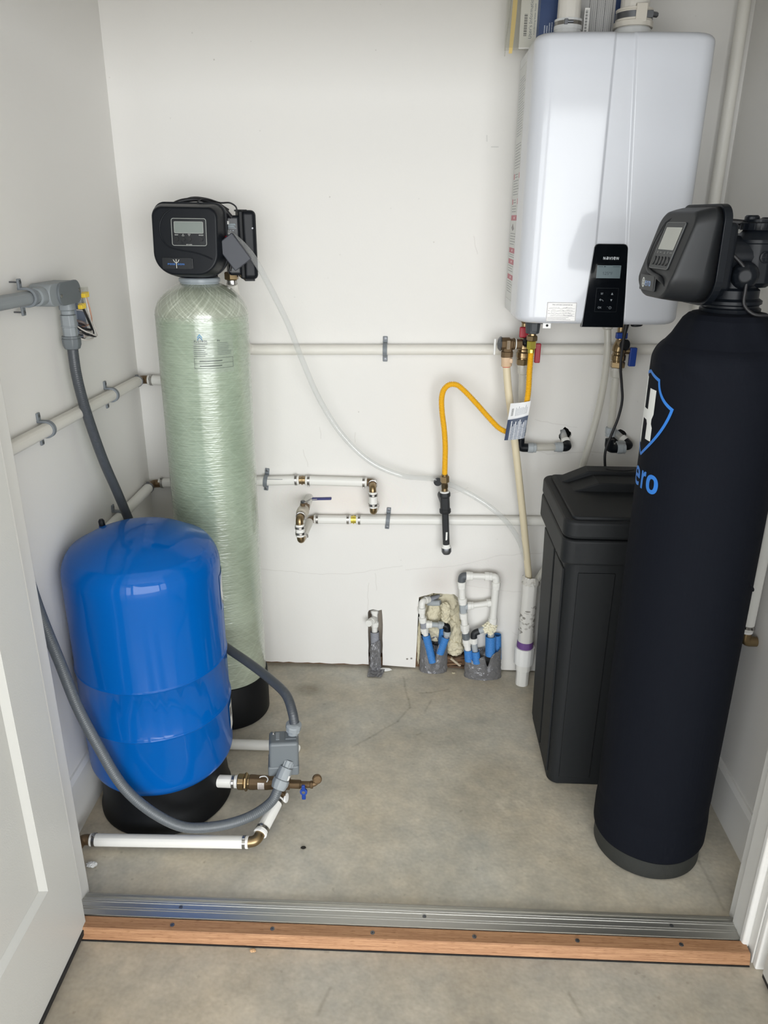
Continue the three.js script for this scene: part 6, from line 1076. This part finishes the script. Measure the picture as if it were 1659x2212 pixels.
{ // large looped manifold in front of the wall
  const t = thing('water_manifold', 'large rectangular white pipe loop standing in front of the back wall', 'pipe manifold');
  part(t, 'sleeve', sleeveG(V(0.2360, 0.120, 0.049), V(0.2410, 0.075, 0.052), 0.0155), M.blueSleeve);
  part(t, 'sleeve', sleeveG(V(0.2620, 0.120, 0.058), V(0.2690, 0.072, 0.062), 0.0145), M.blueSleeve);
  part(t, 'sleeve', sleeveG(V(0.3146, 0.179, 0.047), V(0.3185, 0.100, 0.050), 0.0185), M.blueSleeve);
  part(t, 'sleeve', sleeveG(V(0.3410, 0.172, 0.026), V(0.3480, 0.070, 0.030), 0.0150), M.blueSleeve);
  part(t, 'pipe', lineP([V(0.2000, 0.392, 0.04), V(0.2032, 0.350, 0.04), V(0.2066, 0.317, 0.04), V(0.2102, 0.286, 0.04), V(0.214, 0.2575, 0.04), V(0.2200, 0.210, 0.042), V(0.2247, 0.1725, 0.044), V(0.229, 0.15, 0.046), V(0.2355, 0.115, 0.049)], 0.0122), M.whitePipe);
  part(t, 'elbow', elbowG(V(0.1998, 0.394, 0.04), V(0.2003, 0.4150, 0.04), V(0.226, 0.4160, 0.04), 0.0138), std({ color: rgb(88, 92, 96), roughness: 0.5 }));
  part(t, 'pipe', lineP([V(0.212, 0.4162, 0.04), V(0.26, 0.4166, 0.04), V(0.308, 0.4156, 0.04)], 0.0108), M.whitePipe);
  for (const [p, d, r, L] of [[V(0.2265, 0.4162, 0.04), X, 0.0158, 0.024], [V(0.2935, 0.4160, 0.04), X, 0.0158, 0.026], [V(0.2000, 0.3815, 0.04), V(0.05, -1, 0), 0.0165, 0.026], [V(0.2068, 0.316, 0.04), V(0.1, -1, 0), 0.0168, 0.024], [V(0.2126, 0.257, 0.04), V(0.1, -1, 0), 0.0162, 0.024], [V(0.2202, 0.2085, 0.042), V(0.1, -1, 0.05), 0.0168, 0.026], [V(0.2295, 0.150, 0.046), V(0.15, -1, 0.05), 0.0155, 0.026], [V(0.3226, 0.3825, 0.04), V(0, -1, 0), 0.0165, 0.028], [V(0.3200, 0.236, 0.038), V(-0.03, -1, 0), 0.0165, 0.028], [V(0.2365, 0.2975, 0.04), V(1, 0.1, 0), 0.0145, 0.022], [V(0.3050, 0.3065, 0.032), V(1, 0.12, -0.1), 0.0145, 0.020], [V(0.2545, 0.1595, 0.050), V(0.1, -1, 0.05), 0.0145, 0.022]]) part(t, 'collar', collarG(p, d, r, L), M.whitePipe);
  part(t, 'elbow', elbowG(V(0.303, 0.4157, 0.04), V(0.3212, 0.4152, 0.04), V(0.3223, 0.392, 0.04), 0.0130), M.whitePipe);
  part(t, 'pipe', lineP([V(0.3224, 0.394, 0.04), V(0.3222, 0.35, 0.04), V(0.3212, 0.29, 0.039), V(0.3198, 0.225, 0.038)], 0.0132), M.whitePipe);
  part(t, 'tee', [rod(V(0.2086, 0.304, 0.04), V(0.2118, 0.270, 0.04), 0.0140), rod(V(0.2102, 0.290, 0.04), V(0.228, 0.296, 0.04), 0.0125)], M.pexGrey);
  part(t, 'pipe', lineP([V(0.225, 0.2962, 0.04), V(0.27, 0.3015, 0.038), V(0.310, 0.3070, 0.032)], 0.0100), M.whitePipe);
  part(t, 'pipe_sleeve', rod(V(0.2226, 0.187, 0.043), V(0.2276, 0.162, 0.0455), 0.0138), M.greyPvcDark);
  part(t, 'foam_blob', [lump(V(0.314, 0.214, 0.040), 0.021, 0.020, 0.020, 3, 0.35, 3), lump(V(0.298, 0.207, 0.043), 0.017, 0.015, 0.016, 7, 0.35, 3), lump(V(0.315, 0.193, 0.046), 0.011, 0.012, 0.012, 9, 0.3, 3)], std({ color: rgb(234, 228, 204), roughness: 0.75 }));
  part(t, 'pipe', lineP([V(0.300, 0.207, 0.042), V(0.286, 0.2035, 0.045), V(0.268, 0.196, 0.047)], 0.0115), M.pexGrey);
  part(t, 'elbow', elbowG(V(0.272, 0.1975, 0.047), V(0.2535, 0.190, 0.048), V(0.254, 0.166, 0.050), 0.0118), M.iron);
  part(t, 'pipe', lineP([V(0.254, 0.168, 0.050), V(0.2575, 0.14, 0.053), V(0.264, 0.105, 0.058)], 0.0108), M.pexGrey);
  part(t, 'pipe', lineP([V(0.3165, 0.20, 0.042), V(0.3155, 0.165, 0.047)], 0.0125), M.pexGrey);
  part(t, 'tape_wrap', tapeWrap(V(0.296, 0, 0.040), V(0.291, 0.12, 0.044), 0.068, 0.027, 0.064, 0.030, (a) => { const s = Math.sin(a), c = Math.cos(a); return 0.108 + 0.024 * s * s * Math.sign(s) - (c > 0 ? 0.05 * Math.exp(-(((s - 0.22) / 0.12) ** 2)) + 0.03 * Math.exp(-(((s + 0.45) / 0.18) ** 2)) : 0) + 0.003 * Math.sin(a * 11); }, 31), M.tape);
  settle(t);
}
{ // white drain standpipe beside the brine cabinet
  const t = thing('drain_pipe', 'stained white drain standpipe with a purple primer ring left of the brine cabinet', 'drain pipe');
  const x = 0.437, z = 0.078;
  const stain = canvasTex(256, 512, (k) => { k.fillStyle = '#e4e2dd'; k.fillRect(0, 0, 256, 512); for (let i = 0; i < 70; i++) { k.fillStyle = `rgba(96,90,82,${0.15 + 0.5 * rnd()})`; k.beginPath(); k.ellipse(128 + (rnd() - 0.5) * 200, 250 + (rnd() - 0.3) * 220, 2 + rnd() * 8, 3 + rnd() * 11, rnd() * 3, 0, 7); k.fill(); } });
  stain.repeat.set(1, 1 / 0.27); stain.offset.x = 0.5;
  part(t, 'upper_pipe', [lathe(V(x, 0.16, z), Y, [[0.0275, 0], [0.0285, 0.002], [0.0285, 0.262], [0.026, 0.263], [0.0255, 0.20], [0, 0.20]], 40)], std({ map: stain, roughness: 0.5 }));
  part(t, 'torn_tape', [0, 1, 2, 3, 4, 5, 6].map((i) => { const g = new THREE.PlaneGeometry(0.022, 0.030, 4, 4); const p = g.attributes.position; for (let j = 0; j < p.count; j++) p.setZ(j, 0.006 * noise.noise(p.getX(j) * 90 + i * 4, p.getY(j) * 90, i)); g.computeVertexNormals(); g.rotateX(-0.25 + 0.3 * rnd()); g.translate(0, 0, 0.028); g.rotateY(-1.6 + i * 0.55); g.translate(x, 0.424 + 0.006 * rnd(), z); return g; }), std({ color: rgb(214, 211, 204), roughness: 0.6, side: THREE.DoubleSide }));
  part(t, 'primer_ring', lathe(V(x, 0.152, z), Y, [[0.028, 0], [0.0298, 0.001], [0.0292, 0.030], [0.028, 0.033]], 40), M.purple);
  part(t, 'coupling', lathe(V(x, 0.088, z), Y, [[0.0285, 0], [0.0352, 0.003], [0.0362, 0.066], [0.0352, 0.070], [0.0292, 0.070]], 40), M.white);
  part(t, 'lower_pipe', lathe(V(x, 0.0005, z), Y, [[0, 0], [0.024, 0], [0.024, 0.06], [0.029, 0.064], [0.029, 0.092], [0, 0.092]], 40), M.whitePipe);
  settle(t);
}
{ // bits on the floor
  const bit = (name, label, cat, x, z, r, k, m) => { const g = lump(V(0, r * 0.28, 0), r, r * 0.3, r * 0.7, k, 0.5, 3); const b = new THREE.Box3().setFromBufferAttribute(g.attributes.position); g.translate(0, -b.min.y + 0.0004, 0); const o = part(scene, name, g, m); o.userData = { label, category: cat }; o.position.set(x, 0, z); };
  bit('paper_scrap', 'torn white paper scrap on the floor near the metal threshold and door', 'scrap', -0.81, 0.985, 0.012, 2, M.white);
  bit('wood_chip', 'pale wood chip on the floor in front of the oak strip', 'wood chip', -0.338, 1.215, 0.006, 6, std({ color: rgb(214, 178, 138), roughness: 0.9 }));
  bit('foam_crumb', 'cream foam crumb on the floor between the two taped manifolds', 'crumb', 0.188, 0.026, 0.006, 4, M.foam);
  bit('dark_crumb', 'small dark crumb on the floor right of the brass elbow', 'crumb', -0.262, 0.90, 0.006, 9, M.dark);
}
renderer.render(scene, camera);
